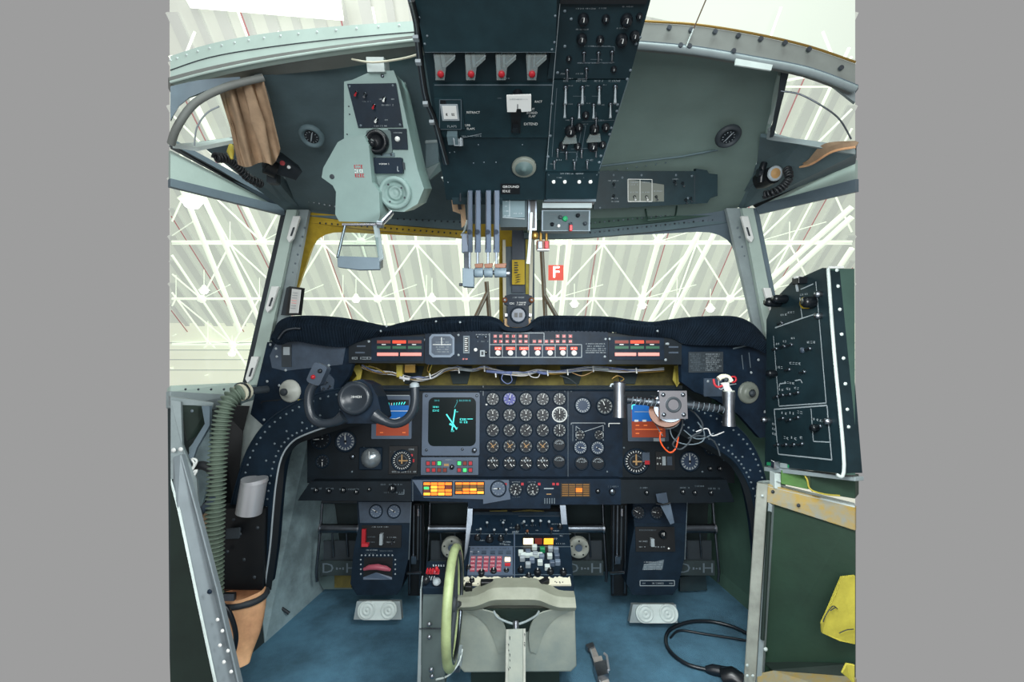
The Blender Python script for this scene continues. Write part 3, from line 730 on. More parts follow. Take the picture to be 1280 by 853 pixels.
m = MB(); prect(m, PF, 820, 565, 843, 588, 'black', 0, .004); prect(m, PF, 828, 571, 832, 582, 'dimw', .004, .005); prect(m, PF, 834, 571, 840, 582, 'slate', .004, .005); pmark(m, PF, 821, 827, 573, 2, 'white', .004); pmark(m, PF, 821, 827, 580, 2, 'white', .004); m.build('trim_indicator', mp)
knob(mp, PF, 441, 571, 3.2, KNG); knob(mp, PF, 887, 586, 3); knob(mp, PF, 899, 586, 3)
scrn = []
# left attitude display
m = MB(); prect(m, PF, 464, 495, 515, 549, 'bezel', 0, .010, .004); plin(m, PF, [(468, 494.5), (512, 494.5)], 1, 'dimw', .010)
d = m.build('attitude_display', mp, .0015)
m = MB(); prect(m, PF, 470, 500, 511, 527, 'sky', .010, .011); prect(m, PF, 470, 527, 511, 545, 'ground', .010, .011); plin(m, PF, [(470, 514), (511, 514)], .8, 'white', .011)
prect(m, PF, 470, 500, 511, 507, 'black', .010, .0113); plin(m, PF, [(486, 524), (495, 524), (500, 522)], 1, 'white', .011)
for k in range(-5, 6): plin(m, PF, [(489.5 + k * 3.4, 504 - abs(k) * .3), (489.5 + k * 3.0, 507 - abs(k) * .2)], 1.1, 'cyan' if k else 'white', .0115)
for x in (477, 505): plin(m, PF, [(x - 2, 541), (x + 2, 541)], .8, 'orange', .011)
m.build('screen', d)
m = MB(); prect(m, PF, 785, 505, 835, 552, 'slate', 0, .010, .004); d = m.build('attitude_display', mp, .0015)
m = MB(); prect(m, PF, 790, 506, 831, 547, 'ground', .010, .011); prect(m, PF, 790, 506, 814, 527, 'sky', .011, .0115); plin(m, PF, [(793, 515), (813, 515)], .8, 'dimw', .0118)
for x in (796, 806, 818): prect(m, PF, x - 3, 525, x + 2, 527.5, 'white', .011, .0122)
plin(m, PF, [(794, 537), (828, 537)], .8, 'orange', .011)
for x, y in ((797, 532), (807, 532), (822, 532), (797, 542), (826, 541)): plin(m, PF, [(x - 2.5, y), (x + 2, y)], 1., 'orange', .011)
plin(m, PF, [(790, 512), (790, 507), (794, 506)], 1.2, 'cyan', .012); m.build('screen', d)
m = MB(); prect(m, PF, 817, 548, 831, 552, 'dimw', .010, .012); m.build('name_plate', d)
# centre tube display
m = MB(); a = PF.l2(528, 569); b = PF.l2(600, 491); m.prism(rrect(a[0], a[1], b[0], b[1], .006), 0, .014, 'bezel')
for x, y in ((533, 563), (578, 562), (594, 563), (533, 495), (596, 495)): scr(m, PF, [(x, y)], 1.8, 'dsteel', .014)
d = m.build('radar_display', mp, .002)
m = MB(); a = PF.l2(535, 558, .015); b = PF.l2(595, 497, .015); m.prism(rrect(a[0], a[1], b[0], b[1], .022, 6), .013, .0155, 'crt')
for L, w_, k in (([(558, 518), (571, 537)], 1.6, 'cyan'), ([(569, 512), (565, 538)], 1.6, 'cyan'), ([(562, 530), (568, 533)], 2.2, 'cyan'), ([(568, 510), (572, 502)], .5, 'cyand')): plin(m, PF, L, w_, k, .0155)
for x0, x1, y, s_ in ((543, 550, 501, 2), (571, 588, 501, 2), (541, 549, 509, 2), (541, 550, 513.5, 2.2), (575, 583, 524.5, 2.4), (575, 584, 528, 2.4), (564, 568, 539, 2), (571, 574, 535, 1.4), (570, 573, 515, 1.2)): pmark(m, PF, x0, x1, y, s_, 'cyan' if y > 505 else 'cyand', .0155, .95)
plin(m, PF, [(584, 524), (591, 524)], .8, 'cyan', .0155); m.build('screen', d)
knob(mp, PF, 593, 563, 3.2, KNG, h=.014)
# button strip
m = MB(); prect(m, PF, 526, 572, 598, 594, 'bezel', 0, .010, .002); pmark(m, PF, 556, 568, 575, 1.2, 'dimw', .010); prect(m, PF, 555, 580, 561, 583, 'tan', .010, .0105)
d = m.build('button_strip', mp, .001)
for r_, y in enumerate((579.5, 588)):
    xs = [535, 542, 549, (None if r_ == 0 else 556), 574, 581, 588]
    for i, x in enumerate(xs):
        if x is None: continue
        lit = (r_ == 0 and i in (2, 4)) or (r_ == 1 and i == 5); mm = MB()
        prect(mm, PF, x - 2.9, y - 3, x + 2.9, y + 3, 'dark', .010, .013); prect(mm, PF, x - 2, y - 2.1, x + 2, y + 2.1, 'glit' if lit else ('redcap' if (i in (0, 1, 4, 6)) else 'reddim'), .013, .015)
        o = mm.build('push_button', d)
        if lit: o['label'] = 'green lit push button'
knob(mp, PF, 565, 584, 3, h=.010)
# ---------------------------------------------------------------- lower sub panel row
LF = Fr(Q(640, 615, 1.66), (1, 0, 0), (0, .1, 1))
lp = thing('lower_panel', 'shallow lower instrument row with amber caution lights above the pedals', 'instrument panel', LF.M)
m = MB(); m.prism(LF.poly([(372, 626), (388, 602), (514, 602), (514, 627)]), -.05, 0, 'blackp'); m.prism(LF.poly([(514, 599), (776, 599), (776, 631), (688, 631), (688, 636), (585, 636), (585, 628), (514, 626)]), -.05, .002, 'navy')
m.prism(LF.poly([(776, 600), (908, 600), (918, 628), (776, 630)]), -.05, 0, 'blackp')
m.prism(LF.poly([(516, 600), (636, 600), (638, 624), (604, 630), (604, 624), (530, 622)]), .002, .005, 'bezel')
for x in range(681, 694, 3): plin(m, LF, [(x, 623), (x, 630)], 1.2, 'dimw2', .002)
pmark(m, LF, 640, 650, 603, 1.2, 'dimw', .002); pmark(m, LF, 660, 670, 603, 1.2, 'dimw', .002); pmark(m, LF, 759, 773, 608.5, 1.6, 'dimw2', .002); pmark(m, LF, 640, 650, 621.5, 1, 'dimw2', .002)
for x in (632, 653, 674): prect(m, LF, x - 1.6, 604, x + 1.6, 607, 'redcap', .002, .005)
for x in (692, 697): prect(m, LF, x - 1.6, 604, x + 1.6, 607, 'redcap', .002, .005)
plin(m, LF, [(680, 611), (692, 611)], 1.4, 'dimw', .002); plin(m, LF, [(683, 618), (689, 618)], 1.2, 'tan', .002)
for x0, x1, y in ((388, 402, 611), (406, 418, 611), (424, 450, 612), (476, 505, 606), (480, 505, 616), (800, 812, 610), (850, 862, 610), (866, 880, 608), (884, 900, 611)): pmark(m, LF, x0, x1, y, 1.8, 'dimw2', 0)
plin(m, LF, [(498, 618), (505, 618), (505, 612)], .8, 'dimw2'); plin(m, LF, [(516, 600), (516, 627)], .6, 'dimw2', .002)
m.build('panel_plate', lp)
for x, y, r_ in ((396, 613, 3), (412, 614, 3), (430, 613, 3.4), (446, 615, 3), (462, 612, 2.6), (491, 611, 5), (808, 616, 3), (853, 615, 3), (868, 616, 3), (888, 616, 3), (747, 614, 3)): knob(lp, LF, x, y, r_)
knob(lp, LF, 765, 614.5, 4, KNG, h=.002)
dial(lp, LF, 623, 611, 9.5, 'clear', 90, h=.005); dial(lp, LF, 644.5, 612, 8.2, 'eng', 170, h=.002); dial(lp, LF, 666, 612, 8.2, 'eng', 180, h=.002)
def ann(x0, y0, x1, y1, cols, rows, lit, dark, fr, h, par, skip=()):
    m = MB(); prect(m, fr, x0 - 1, y0 - 1, x1 + 1, y1 + 1, 'black', 0, h + .001); d = m.build('caution_light_panel', par)
    w_ = (x1 - x0) / cols; hh = (y1 - y0) / rows
    for i in range(cols):
        for j in range(rows):
            k = 'amber' if (i, j) in lit else dark
            if (i, j) in skip: k = 'amber2'
            mm = MB(); prect(mm, fr, x0 + i * w_ + .5, y0 + j * hh + .5, x0 + (i + 1) * w_ - .5, y0 + (j + 1) * hh - .5, k, h + .001, h + .003); mm.build('caution_light', d)
ann(529, 603, 565, 620, 4, 4, {(a, b) for a in range(4) for b in range(4)} - {(0, 1), (3, 1), (0, 2)}, 'reddim', LF, .005, lp, {(1, 1), (1, 2), (2, 3), (0, 3)})
ann(569, 603, 605, 618, 4, 4, {(0, 0), (1, 0), (2, 0), (3, 0), (0, 3), (1, 3), (2, 3), (3, 3), (2, 2), (1, 2)}, 'amberoff', LF, .005, lp, {(3, 3), (2, 2)})
ann(702, 605, 737, 621, 4, 6, {(2, 2), (2, 3)}, 'amberoff', LF, .002, lp)
m = MB(); prect(m, LF, 530, 609, 536, 612, 'glit', .005, .0095); m.build('caution_light', lp)['label'] = 'green lit caution caption'
# ---------------------------------------------------------------- eyebrow (glareshield) panel
EF = Fr(Q(640, 437, 1.58), (1, 0, 0), (0, .04, 1))
ep = thing('eyebrow_panel', 'dark blue caution panel under the glareshield with red and green captions', 'instrument panel', EF.M)
m = MB(); m.prism(EF.poly([(436, 420), (470, 418), (530, 416), (534, 411), (758, 411), (764, 416), (842, 418), (852, 424), (852, 456), (436, 454)]), -.06, 0, 'blackp')
a = EF.l2(531, 456, .012); b = EF.l2(760, 412, .012); m.prism(rrect(a[0], a[1], b[0], b[1], .012), 0, .012, 'navy'); 
prect(m, EF, 464, 421, 530, 452, 'navy', 0, .004, .002); prect(m, EF, 761, 421, 830, 450, 'navy', 0, .004, .002)
X = [612, 628, 645, 661, 678, 694, 709, 725]
plin(m, EF, [(612, 417), (612, 447), (727, 447), (727, 431), (612, 431)], .7, 'dimw', .012); plin(m, EF, [(629, 416.5), (680, 416.5), (680, 430)], .7, 'dimw', .012)
for x in X[1:-1]: plin(m, EF, [(x, 431), (x, 447)], .6, 'dimw', .012)
for x in X[1:4]: plin(m, EF, [(x, 417), (x, 431)], .5, 'dimw2', .012)
for x0, x1, y in ((732, 757, 430), (734, 756, 433), (732, 757, 436), (732, 757, 438.5), (732, 757, 441)): pmark(m, EF, x0, x1, y, 1.3, 'dimw', .012)
pmark(m, EF, 595, 612, 418.5, 1.3, 'dimw', .012); pmark(m, EF, 597, 610, 427, 1.6, 'dimw2', .012); pmark(m, EF, 577, 588, 449, 1.6, 'salmon', .012)
for x, y in ((573, 419), (573, 444), (757, 424), (762, 424), (756, 446)): scr(m, EF, [(x, y)], 1.6, 'dimw', .012)
scr(m, EF, [(461, 427), (533, 450), (530, 425), (763, 451), (832, 450), (466, 450), (827, 415), (835, 430)], 1.8, 'dimw')
for x0, x1, y in ((446, 457, 433), (444, 456, 441)): prect(m, EF, x0, y - 1, x1, y + 1, 'slate', 0, .002)
pmark(m, EF, 440, 464, 448, 3, 'dimw', 0, .8); prect(m, EF, 836, 433, 848, 435, 'slate', 0, .002); prect(m, EF, 836, 440, 848, 442, 'slate', 0, .002)
m.build('panel_housing', ep, .0015)
def caps(x0):
    for y, c, n, hh in ((427.5, ('reddim', 'redlit', 'reddim'), 3, 2.4), (434.5, ('greendim',) * 3, 3, 2.2), (443, ('salmon',) * 2, 2, 2.6)):
        w_ = 58 / n
        for i in range(n):
            mm = MB(); prect(mm, EF, x0 + i * w_ + .8, y - hh, x0 + (i + 1) * w_ - .8, y + hh, 'black', .004, .006); prect(mm, EF, x0 + i * w_ + 1.3, y - hh + .7, x0 + (i + 1) * w_ - 1.3, y + hh - .5, c[i], .006, .008)
            mm.build('caption_light', ep)
    mm = MB()
    for i in range(3): prect(mm, EF, x0 + 7 + i * 19, 430.4, x0 + 12 + i * 19, 431.4, 'white', .004, .0055)
    mm.build('caption_ticks', ep)
caps(470); caps(767.5)
# square white-bezel instrument
m = MB(); o = [(540, 418), (563, 418), (568, 422), (568, 443), (563, 447), (541, 447), (536.5, 443), (536.5, 422)]
m.prism(EF.poly(o, .018), .012, .018, 'bezel2'); o2 = [(542.5, 420.5), (562, 420.5), (565.5, 424), (565.5, 441), (562, 444), (543, 444), (539.5, 441), (539.5, 424)]
m.prism(EF.poly(o2, .019), .018, .019, 'slate')
for y in (424, 428, 431, 434, 437, 440): pmark(m, EF, 545 + (y == 424) * 5, 561 - (y == 424) * 5, y, 1.4, 'dimw', .019)
plin(m, EF, [(552, 422), (552, 432)], .8, 'white', .019); plin(m, EF, [(541, 431), (564, 431)], .7, 'white', .019); m.build('flight_guidance_indicator', ep, .001)
m = MB(); prect(m, EF, 579, 420, 587, 442, 'dimw2', .012, .016); prect(m, EF, 580.5, 422, 585.5, 440, 'black', .016, .0165)
for k in range(7): plin(m, EF, [(581, 423.5 + 2.5 * k), (584.5 - (k % 2), 423.5 + 2.5 * k)], .8, 'white', .0165)
m.build('scale_indicator', ep)
m = MB(); prect(m, EF, 600, 438, 606, 446, 'dimw', .012, .018); prect(m, EF, 601.5, 439.5, 604.5, 444, 'dark', .018, .0185); m.build('rocker_switch', ep)
knob(ep, EF, 594.5, 437.5, 2.4, KNW, h=.012); knob(ep, EF, 607.5, 441, 2, h=.012)
for x, y in ((597, 421.5), (607, 421.5)): knob(ep, EF, x, y, 1.8, KNG, h=.012)
rd = random.Random(5)
for i, x in enumerate((619, 626, 634, 642, 650.5, 657.5, 668, 675, 683, 690, 697, 705, 713)):
    for y in (420.5, 427):
        if (i in (7, 8, 9, 6) and y < 425): continue
        mm = MB(); prect(mm, EF, x - 2.6, y - 2.4, x + 2.6, y + 2.4, 'black', .012, .015); prect(mm, EF, x - 1.8, y - 1.7, x + 1.8, y + 1.7, 'redcap', .015, .016); pmark(mm, EF, x - 1.5, x + 1.6, y, 1.6, 'white', .016, .95); mm.build('warning_light', ep)
for i, x in enumerate((622.5, 638, 655, 672, 687.5, 703.5, 717.5)):
    mm = MB(); prect(mm, EF, x - (5.5 if i in (1, 2, 4) else 4), 434, x + (5.5 if i in (1, 2, 4) else 4), 437.5, 'redlit', .012, .0135); pmark(mm, EF, x - 3.5, x + 3.6, 435.7, 1.5, 'white', .0135); mm.build('red_placard', ep)
    knob(ep, EF, x, 441.5, 3.6, KNW, h=.012, name='selector_knob')
# ---------------------------------------------------------------- glareshield hood
top = [(344, 424), (347, 408), (356, 400), (372, 397), (400, 397), (430, 399.5), (460, 405), (484, 409.5), (500, 406), (520, 402), (550, 398.5), (590, 397), (612, 397.5), (624, 402), (632, 410),
       (646, 412), (659, 410), (668, 402), (680, 397), (720, 397), (760, 398), (790, 402), (815, 404.5), (840, 401), (870, 398), (905, 397), (924, 399), (940, 407), (952, 420), (962, 436)]
bot = [(344, 430), (352, 431), (360, 428), (372, 427), (400, 432), (430, 434), (445, 428), (470, 421), (500, 419), (520, 418), (550, 416), (590, 414), (612, 414), (624, 414), (632, 415),
       (646, 415), (659, 415), (668, 414), (680, 414), (720, 414), (760, 415), (790, 419), (815, 421), (840, 423), (855, 430), (880, 432), (910, 432), (930, 432), (945, 436), (960, 444)]
a = catmull([Q(x, y, 1.56) for x, y in top], 4); b = catmull([Q(x, y, 1.57) for x, y in bot], 4); c = catmull([Q(x, y + 2.5, 1.95) if True else 0 for x, y in top], 4)
mid = [p.lerp(q, .3) + V((0, -.025, 0)) for p, q in zip(a, b)]
gs = thing('glareshield', 'black ribbed padded glareshield hood under the windshield', 'glareshield', V((0, 1.7, 1.0)))
m = WB(gs); m.strip(a, mid, .006, 'hood'); m.strip(mid, b, .006, 'hood'); m.strip(c, a, .006, 'hood')
# ribbed padding
for i in range(2, len(a) - 1):
    if (a[i] - b[i]).length > .03: m.tube([a[i] + V((0, -.002, 0)), mid[i], b[i] + V((0, -.002, 0))], .003, 'hood', 5); q = a[i].lerp(a[i + 1], .5); r_ = b[i].lerp(b[i + 1], .5); s_ = mid[i].lerp(mid[i + 1], .5); m.tube([q, s_, r_], .003, 'hood', 5)
m.tube(a, .005, 'hood', 6)
m.build('hood_padding', gs)
m = WB(gs); m.tube(catmull([Q(348, 424, 1.54), Q(356, 414, 1.535), Q(366, 411, 1.535), Q(376, 411, 1.535)], 5), .004, 'dsteel', 6); m.build('hood_handle', gs)
m = WB(gs)
for x, y in ((476, 414), (483, 408), (545, 402), (575, 403), (822, 414), (833, 430)): m.rivets([Q(x, y, 1.515)], (0, -1, 0), .004, 'dimw', 6)
m.build('hood_stud', gs)
# recess between hood panel and instrument panel
m = MB(); m.slab([Q(440, 452, 1.84), Q(853, 452, 1.84), Q(853, 488, 1.80), Q(436, 488, 1.80)], .01, 'olive')
m.slab([Q(436, 482, 1.75), Q(853, 482, 1.75), Q(853, 487, 1.72), Q(436, 487, 1.72)], .006, 'navy2')
for x in (500, 560, 620, 700, 770): m.slab([Q(x, 458, 1.83), Q(x + 30, 458, 1.83), Q(x + 24, 480, 1.80), Q(x + 6, 480, 1.80)], .03, 'walld')
rc = solo(m, 'panel_recess', 'open olive recess between caution panel and main instrument panel', 'panel recess')
for pts, lb in ((((440, 459), (449, 456), (453, 463), (450, 478), (446, 487), (439, 478), (446, 470)), 'torn yellow tape hanging at the left end of the wire gap'), (((843, 458), (852, 457), (848, 465), (855, 472), (846, 484), (841, 475)), 'torn yellow tape hanging at the right end of the wire gap')):
    solo(MB().slab([Q(x, y, 1.73 + .004 * (i % 3)) for i, (x, y) in enumerate(pts)], .003, 'ytape'), 'yellow_tape', lb, 'tape')
m = MB(); rd = random.Random(11)
base = [(452, 458), (470, 465), (490, 467), (505, 472), (522, 474), (540, 472), (556, 464), (572, 461), (590, 463), (606, 460), (625, 466), (640, 467), (656, 468), (672, 465), (690, 466), (712, 464), (735, 461), (752, 461), (775, 463), (800, 464), (830, 462)]
for k in range(8):
    pts = [Q(x, y + rd.uniform(-1.6, 1.6) + (k - 4) * .35, 1.70 + rd.uniform(-.01, .01)) for x, y in base]
    m.tube(catmull(pts, 3), .0022, ('wirew', 'wireb', 'dark', 'wirew', 'wireb', 'dimw', 'brass', 'wirew')[k], 5)
for x0, x1, y, k in ((574, 590, 461, 'dimw'), (608, 640, 464, 'wireb'), (742, 760, 460, 'dimw'), (500, 512, 472, 'wirew'), (672, 685, 465, 'wireb')): m.tube(catmull([Q(x0, y, 1.69), Q((x0 + x1) / 2, y + 1.5, 1.685), Q(x1, y + 2, 1.69)], 4), .006, k, 8)
for x, y in ((505, 473), (538, 470), (574, 463), (606, 461), (620, 468), (685, 466), (710, 465), (742, 461), (796, 463)): m.cyl(Q(x - .8, y - 3, 1.685), Q(x, y + 4, 1.685), .003, 'white', n=6)
for pts, k in (([(630, 466), (627, 474), (634, 480), (640, 476), (638, 468)], 'wireb'), ([(660, 466), (664, 471), (672, 472), (675, 467)], 'wirew'), ([(536, 456), (534, 463), (538, 468)], 'brass'), ([(540, 456), (537, 464), (536, 470)], 'ytape'), ([(457, 458), (468, 460), (480, 466)], 'ytape'), ([(460, 457), (474, 462), (484, 468)], 'brass'),
               ([(765, 474), (772, 470), (780, 474), (774, 478)], 'brass'), ([(715, 466), (728, 470), (742, 464)], 'tan'), ([(700, 470), (712, 474), (722, 482)], 'dark')): m.tube(catmull([Q(x, y, 1.69) for x, y in pts], 5), .002, k, 5)
solo(m, 'wire_bundle', 'loose bundle of white and blue wires laced across the open panel gap', 'wires')
solo(MB().box(Q(500, 464, 1.70), (.022, .02, .045), 'ytape').box(Q(513, 461, 1.72), (.04, .02, .03), 'brass').tube([Q(500, 470, 1.70), Q(505, 473, 1.70)], .003, 'brass', 5), 'wire_clip', 'small yellow clip holding the wires left of centre', 'clip')
# ---------------------------------------------------------------- windshield centre compass
CF = Fr(Q(647, 390, 1.60), (1, 0, 0), (0, 0, 1))
t = thing('standby_compass', 'small dark blue compass on the windshield centre post', 'compass', CF.M)
m = MB(); m.prism(CF.poly([(631, 370), (638, 368), (657, 368), (665, 370), (665, 380), (660, 382), (661, 405), (656, 409), (638, 409), (634, 405), (635, 382), (630, 380)]), -.05, 0, 'navy'); pmark(m, CF, 641, 655, 372, 1.7, 'dimw'); pmark(m, CF, 637, 643, 379.5, 2.2, 'white'); pmark(m, CF, 645, 657, 378.5, 1.6, 'white'); pmark(m, CF, 646, 657, 381, 1.6, 'white'); m.build('housing', t, .002)
m = MB(); m.lathe([(.030, 0), (.030, .008), (.026, .010), (.024, .002)], 'navy2', Matrix.Translation(CF.l(648, 394)), 20); m.prism([(x + CF.l(648, 394).x, y + CF.l(648, 394).y) for x, y in circ(.025, 20)], 0, .002, 'gfaceb'); m.box(CF.l(645, 394, .004), (.012, .016, .003), 'black').box(CF.l(651, 394, .004), (.012, .016, .003), 'black'); m.build('compass_card', t)
for x in (631, 664.5): put('lamp_cap', MB().lathe([(.010, 0), (.010, .008), (.006, .012), (0, .012)], 'wood', None, 12).lathe([(.004, .012), (.004, .015), (0, .015)], 'dimw', None, 8).mesh('lamp_cap'), t, CF.l(x, 375.5))
m = MB(); m.box(CF.l(647, 409, -.02), (.095, .06, .012), 'tan').box(CF.l(633, 395, -.045), (.008, .01, .10), 'steel').box(CF.l(662, 395, -.045), (.008, .01, .10), 'steel').build('mounting_bracket', t)
solo(MB().slab([Q(372, 500, 1.5), Q(404, 494, 1.5), Q(402, 502, 1.5), Q(374, 509, 1.5)], .004, 'ytape'), 'yellow_tape', 'short yellow tape strip behind the left yoke horn', 'tape')
# white framed card holder at the left post
m = MB(); m.slab([Q(362, 358, 1.64), Q(378, 360, 1.60), Q(374, 394, 1.60), Q(357, 394, 1.64)], .01, 'black')
m.slab([Q(365, 361, 1.625), Q(376, 362.5, 1.592), Q(372.5, 391.5, 1.592), Q(361.5, 391.5, 1.625)], .002, 'white')
for k in range(7): m.tube([Q(366 - k * .5, 366 + k * 3.2, 1.60), Q(372 - k * .45, 366.5 + k * 3.2, 1.585)], .0009, 'salmon' if k in (3, 4) else 'dimw', 4)
m.slab([Q(358, 360, 1.66), Q(362, 358, 1.65), Q(357, 394, 1.65), Q(351, 394, 1.66)], .01, 'dark')
solo(m, 'card_holder', 'white checklist card in a black frame clipped to the left window post', 'card holder')
# ---------------------------------------------------------------- outboard side panels
SL = Fr(Q(380, 480, 1.62), (1, -.15, 0), (0, 0, 1))
t = thing('instrument_panel', 'dark blue left outboard panel with a cream round air knob', 'side panel', SL.M)
m = MB(); m.prism(SL.poly([(334, 428), (352, 426), (372, 424), (440, 428), (446, 440), (436, 470), (418, 494), (380, 512), (352, 532), (334, 537), (313, 518), (318, 495)]), -.02, 0, 'navy')
m.prism(SL.poly([(345, 428), (372, 427), (432, 433), (428, 456), (372, 462), (356, 464), (340, 460), (337, 445)], .003), 0, .003, 'slate')
prect(m, SL, 352, 431, 364, 459, 'dark', .003, .006, .002); prect(m, SL, 354, 434, 362, 444, 'dimw', .006, .007)
m.prism(SL.poly([(400, 475), (412, 468), (418, 475), (416, 490), (402, 495)], .003), 0, .004, 'slate')
scr(m, SL, [(338, 431), (357, 463), (334, 477), (411, 457), (330, 525), (349, 482), (345, 436), (346, 446), (405, 473)], 1.6, 'dimw', .003)
plin(m, SL, [(326, 505), (328, 502), (350, 500), (358, 494)], 1.2, 'black'); m.build('panel_plate', t, .001)
m = MB(); T = Matrix.Translation(SL.l(363, 489)); m.lathe([(.042, 0), (.042, .004), (.036, .010), (.018, .016), (.016, .03), (.012, .034)], 'discw', T, 28).lathe([(.013, .03), (.013, .042), (.006, .044), (0, .044)], 'dark', T, 14).build('air_knob', t)
for x, y in ((405, 486), (409, 478), (413, 483)): tog(t, SL, x, y, TG, 1., .004)
SR = Fr(Q(905, 480, 1.62), (1, .15, 0), (0, 0, 1))
t = thing('instrument_panel', 'dark blue right outboard panel with a grey round air knob and white printed placard', 'side panel', SR.M)
m = MB(); m.prism(SR.poly([(850, 430), (930, 429), (950, 428), (962, 434), (966, 545), (950, 548), (925, 520), (895, 500), (868, 490), (852, 478)]), -.02, 0, 'navy')
prect(m, SR, 861, 440, 904, 466, 'dark', 0, .003)
for k in range(9): pmark(m, SR, 862 + (k % 3) * 2, 876 + (k % 2) * 5, 443 + k * 2.5, 1.5, 'dimw2', .003); pmark(m, SR, 882, 902 - (k % 3) * 3, 443 + k * 2.5, 1.5, 'dimw', .003)
prect(m, SR, 880, 473, 903, 496, 'slate', 0, .004, .003); scr(m, SR, [(885, 477), (952, 434), (960, 470), (939, 466), (948, 450), (956, 515)], 1.6, 'dimw', .004)
plin(m, SR, [(916, 436), (930, 433), (938, 431)], 1.6, 'dimw2'); plin(m, SR, [(927, 444), (929, 462)], .8, 'dimw2'); plin(m, SR, [(936, 441), (938, 460)], .8, 'dimw2')
m.build('panel_plate', t, .001)
m = MB(); T = Matrix.Translation(SR.l(935, 491)); m.lathe([(.041, 0), (.041, .004), (.034, .012), (.026, .008), (.018, .016), (.014, .024)], 'discg', T, 28).lathe([(.011, .02), (.011, .028), (0, .03)], 'dark', T, 14).build('air_knob', t)
# ---------------------------------------------------------------- control columns with yokes
def column(side):
    s = side
    if s < 0:
        outer = [(268, 738, 1.50), (278, 690, 1.50), (286, 645, 1.50), (297, 600, 1.5), (310, 562, 1.5), (332, 530, 1.49), (362, 508, 1.47), (398, 492, 1.45), (440, 484, 1.43), (470, 484, 1.43)]
        inner = [(330, 738, 1.50), (337, 690, 1.50), (341, 645, 1.50), (345, 605, 1.5), (352, 572, 1.5), (366, 552, 1.49), (388, 541, 1.47), (415, 532, 1.45), (445, 524, 1.43), (470, 522, 1.43)]
    else:
        outer = [(1000, 738, 1.54), (985, 700, 1.54), (970, 650, 1.54), (958, 605, 1.54), (948, 572, 1.54), (932, 545, 1.53), (905, 522, 1.51), (875, 508, 1.47), (845, 500, 1.45), (820, 498, 1.45)]
        inner = [(955, 738, 1.54), (952, 700, 1.54), (947, 655, 1.54), (938, 612, 1.54), (926, 588, 1.54), (912, 572, 1.53), (890, 558, 1.51), (865, 544, 1.47), (842, 530, 1.45), (820, 524, 1.45)]
    lb = ('dark blue riveted control column curving up from the left floor to a black yoke wheel', 'dark blue riveted control column curving in from the right to a bare metal yoke')[s > 0]
    base = Q(*outer[0]).lerp(Q(*inner[0]), .5); base.z = 0.02 if s < 0 else .2
    t = thing('control_column', lb, 'control column', Matrix.Translation(base))
    A = catmull([Q(*q) for q in outer], 4); B = catmull([Q(*q) for q in inner], 4)
    m = WB(t); m.strip(A, B, .07, 'navy' if s > 0 else 'navy2')
    bx = [Q(x + (9 if y > 580 else (5 if y > 550 else 1)) * (1 if s < 0 else -1), y + (0 if y > 580 else (5 if y > 550 else 8)), Y + .015) for x, y, Y in inner]; m.strip(B, catmull(bx, 4), .06, 'black')
    B2 = [p + V((0, .0, 0)) for p in B]; m.tube(B2, .0035, 'dimw' if s < 0 else 'navy2', 6); m.tube(A, .004, 'navy2', 6)
    rv = [a.lerp(b, .16) + V((0, -.002, 0)) for a, b in zip(A, B)][6:-2] + [a.lerp(b, .84) + V((0, -.002, 0)) for a, b in zip(A, B)][6:-2] + [a.lerp(b, .62) + V((0, -.002, 0)) for a, b in zip(A, B)][12:-6:3]
    m.rivets(rv, (0, -1, 0), .0045, 'dimw2', 6); m.build('column_beam', t, .002)
    return t
cl = column(-1); cr = column(1)
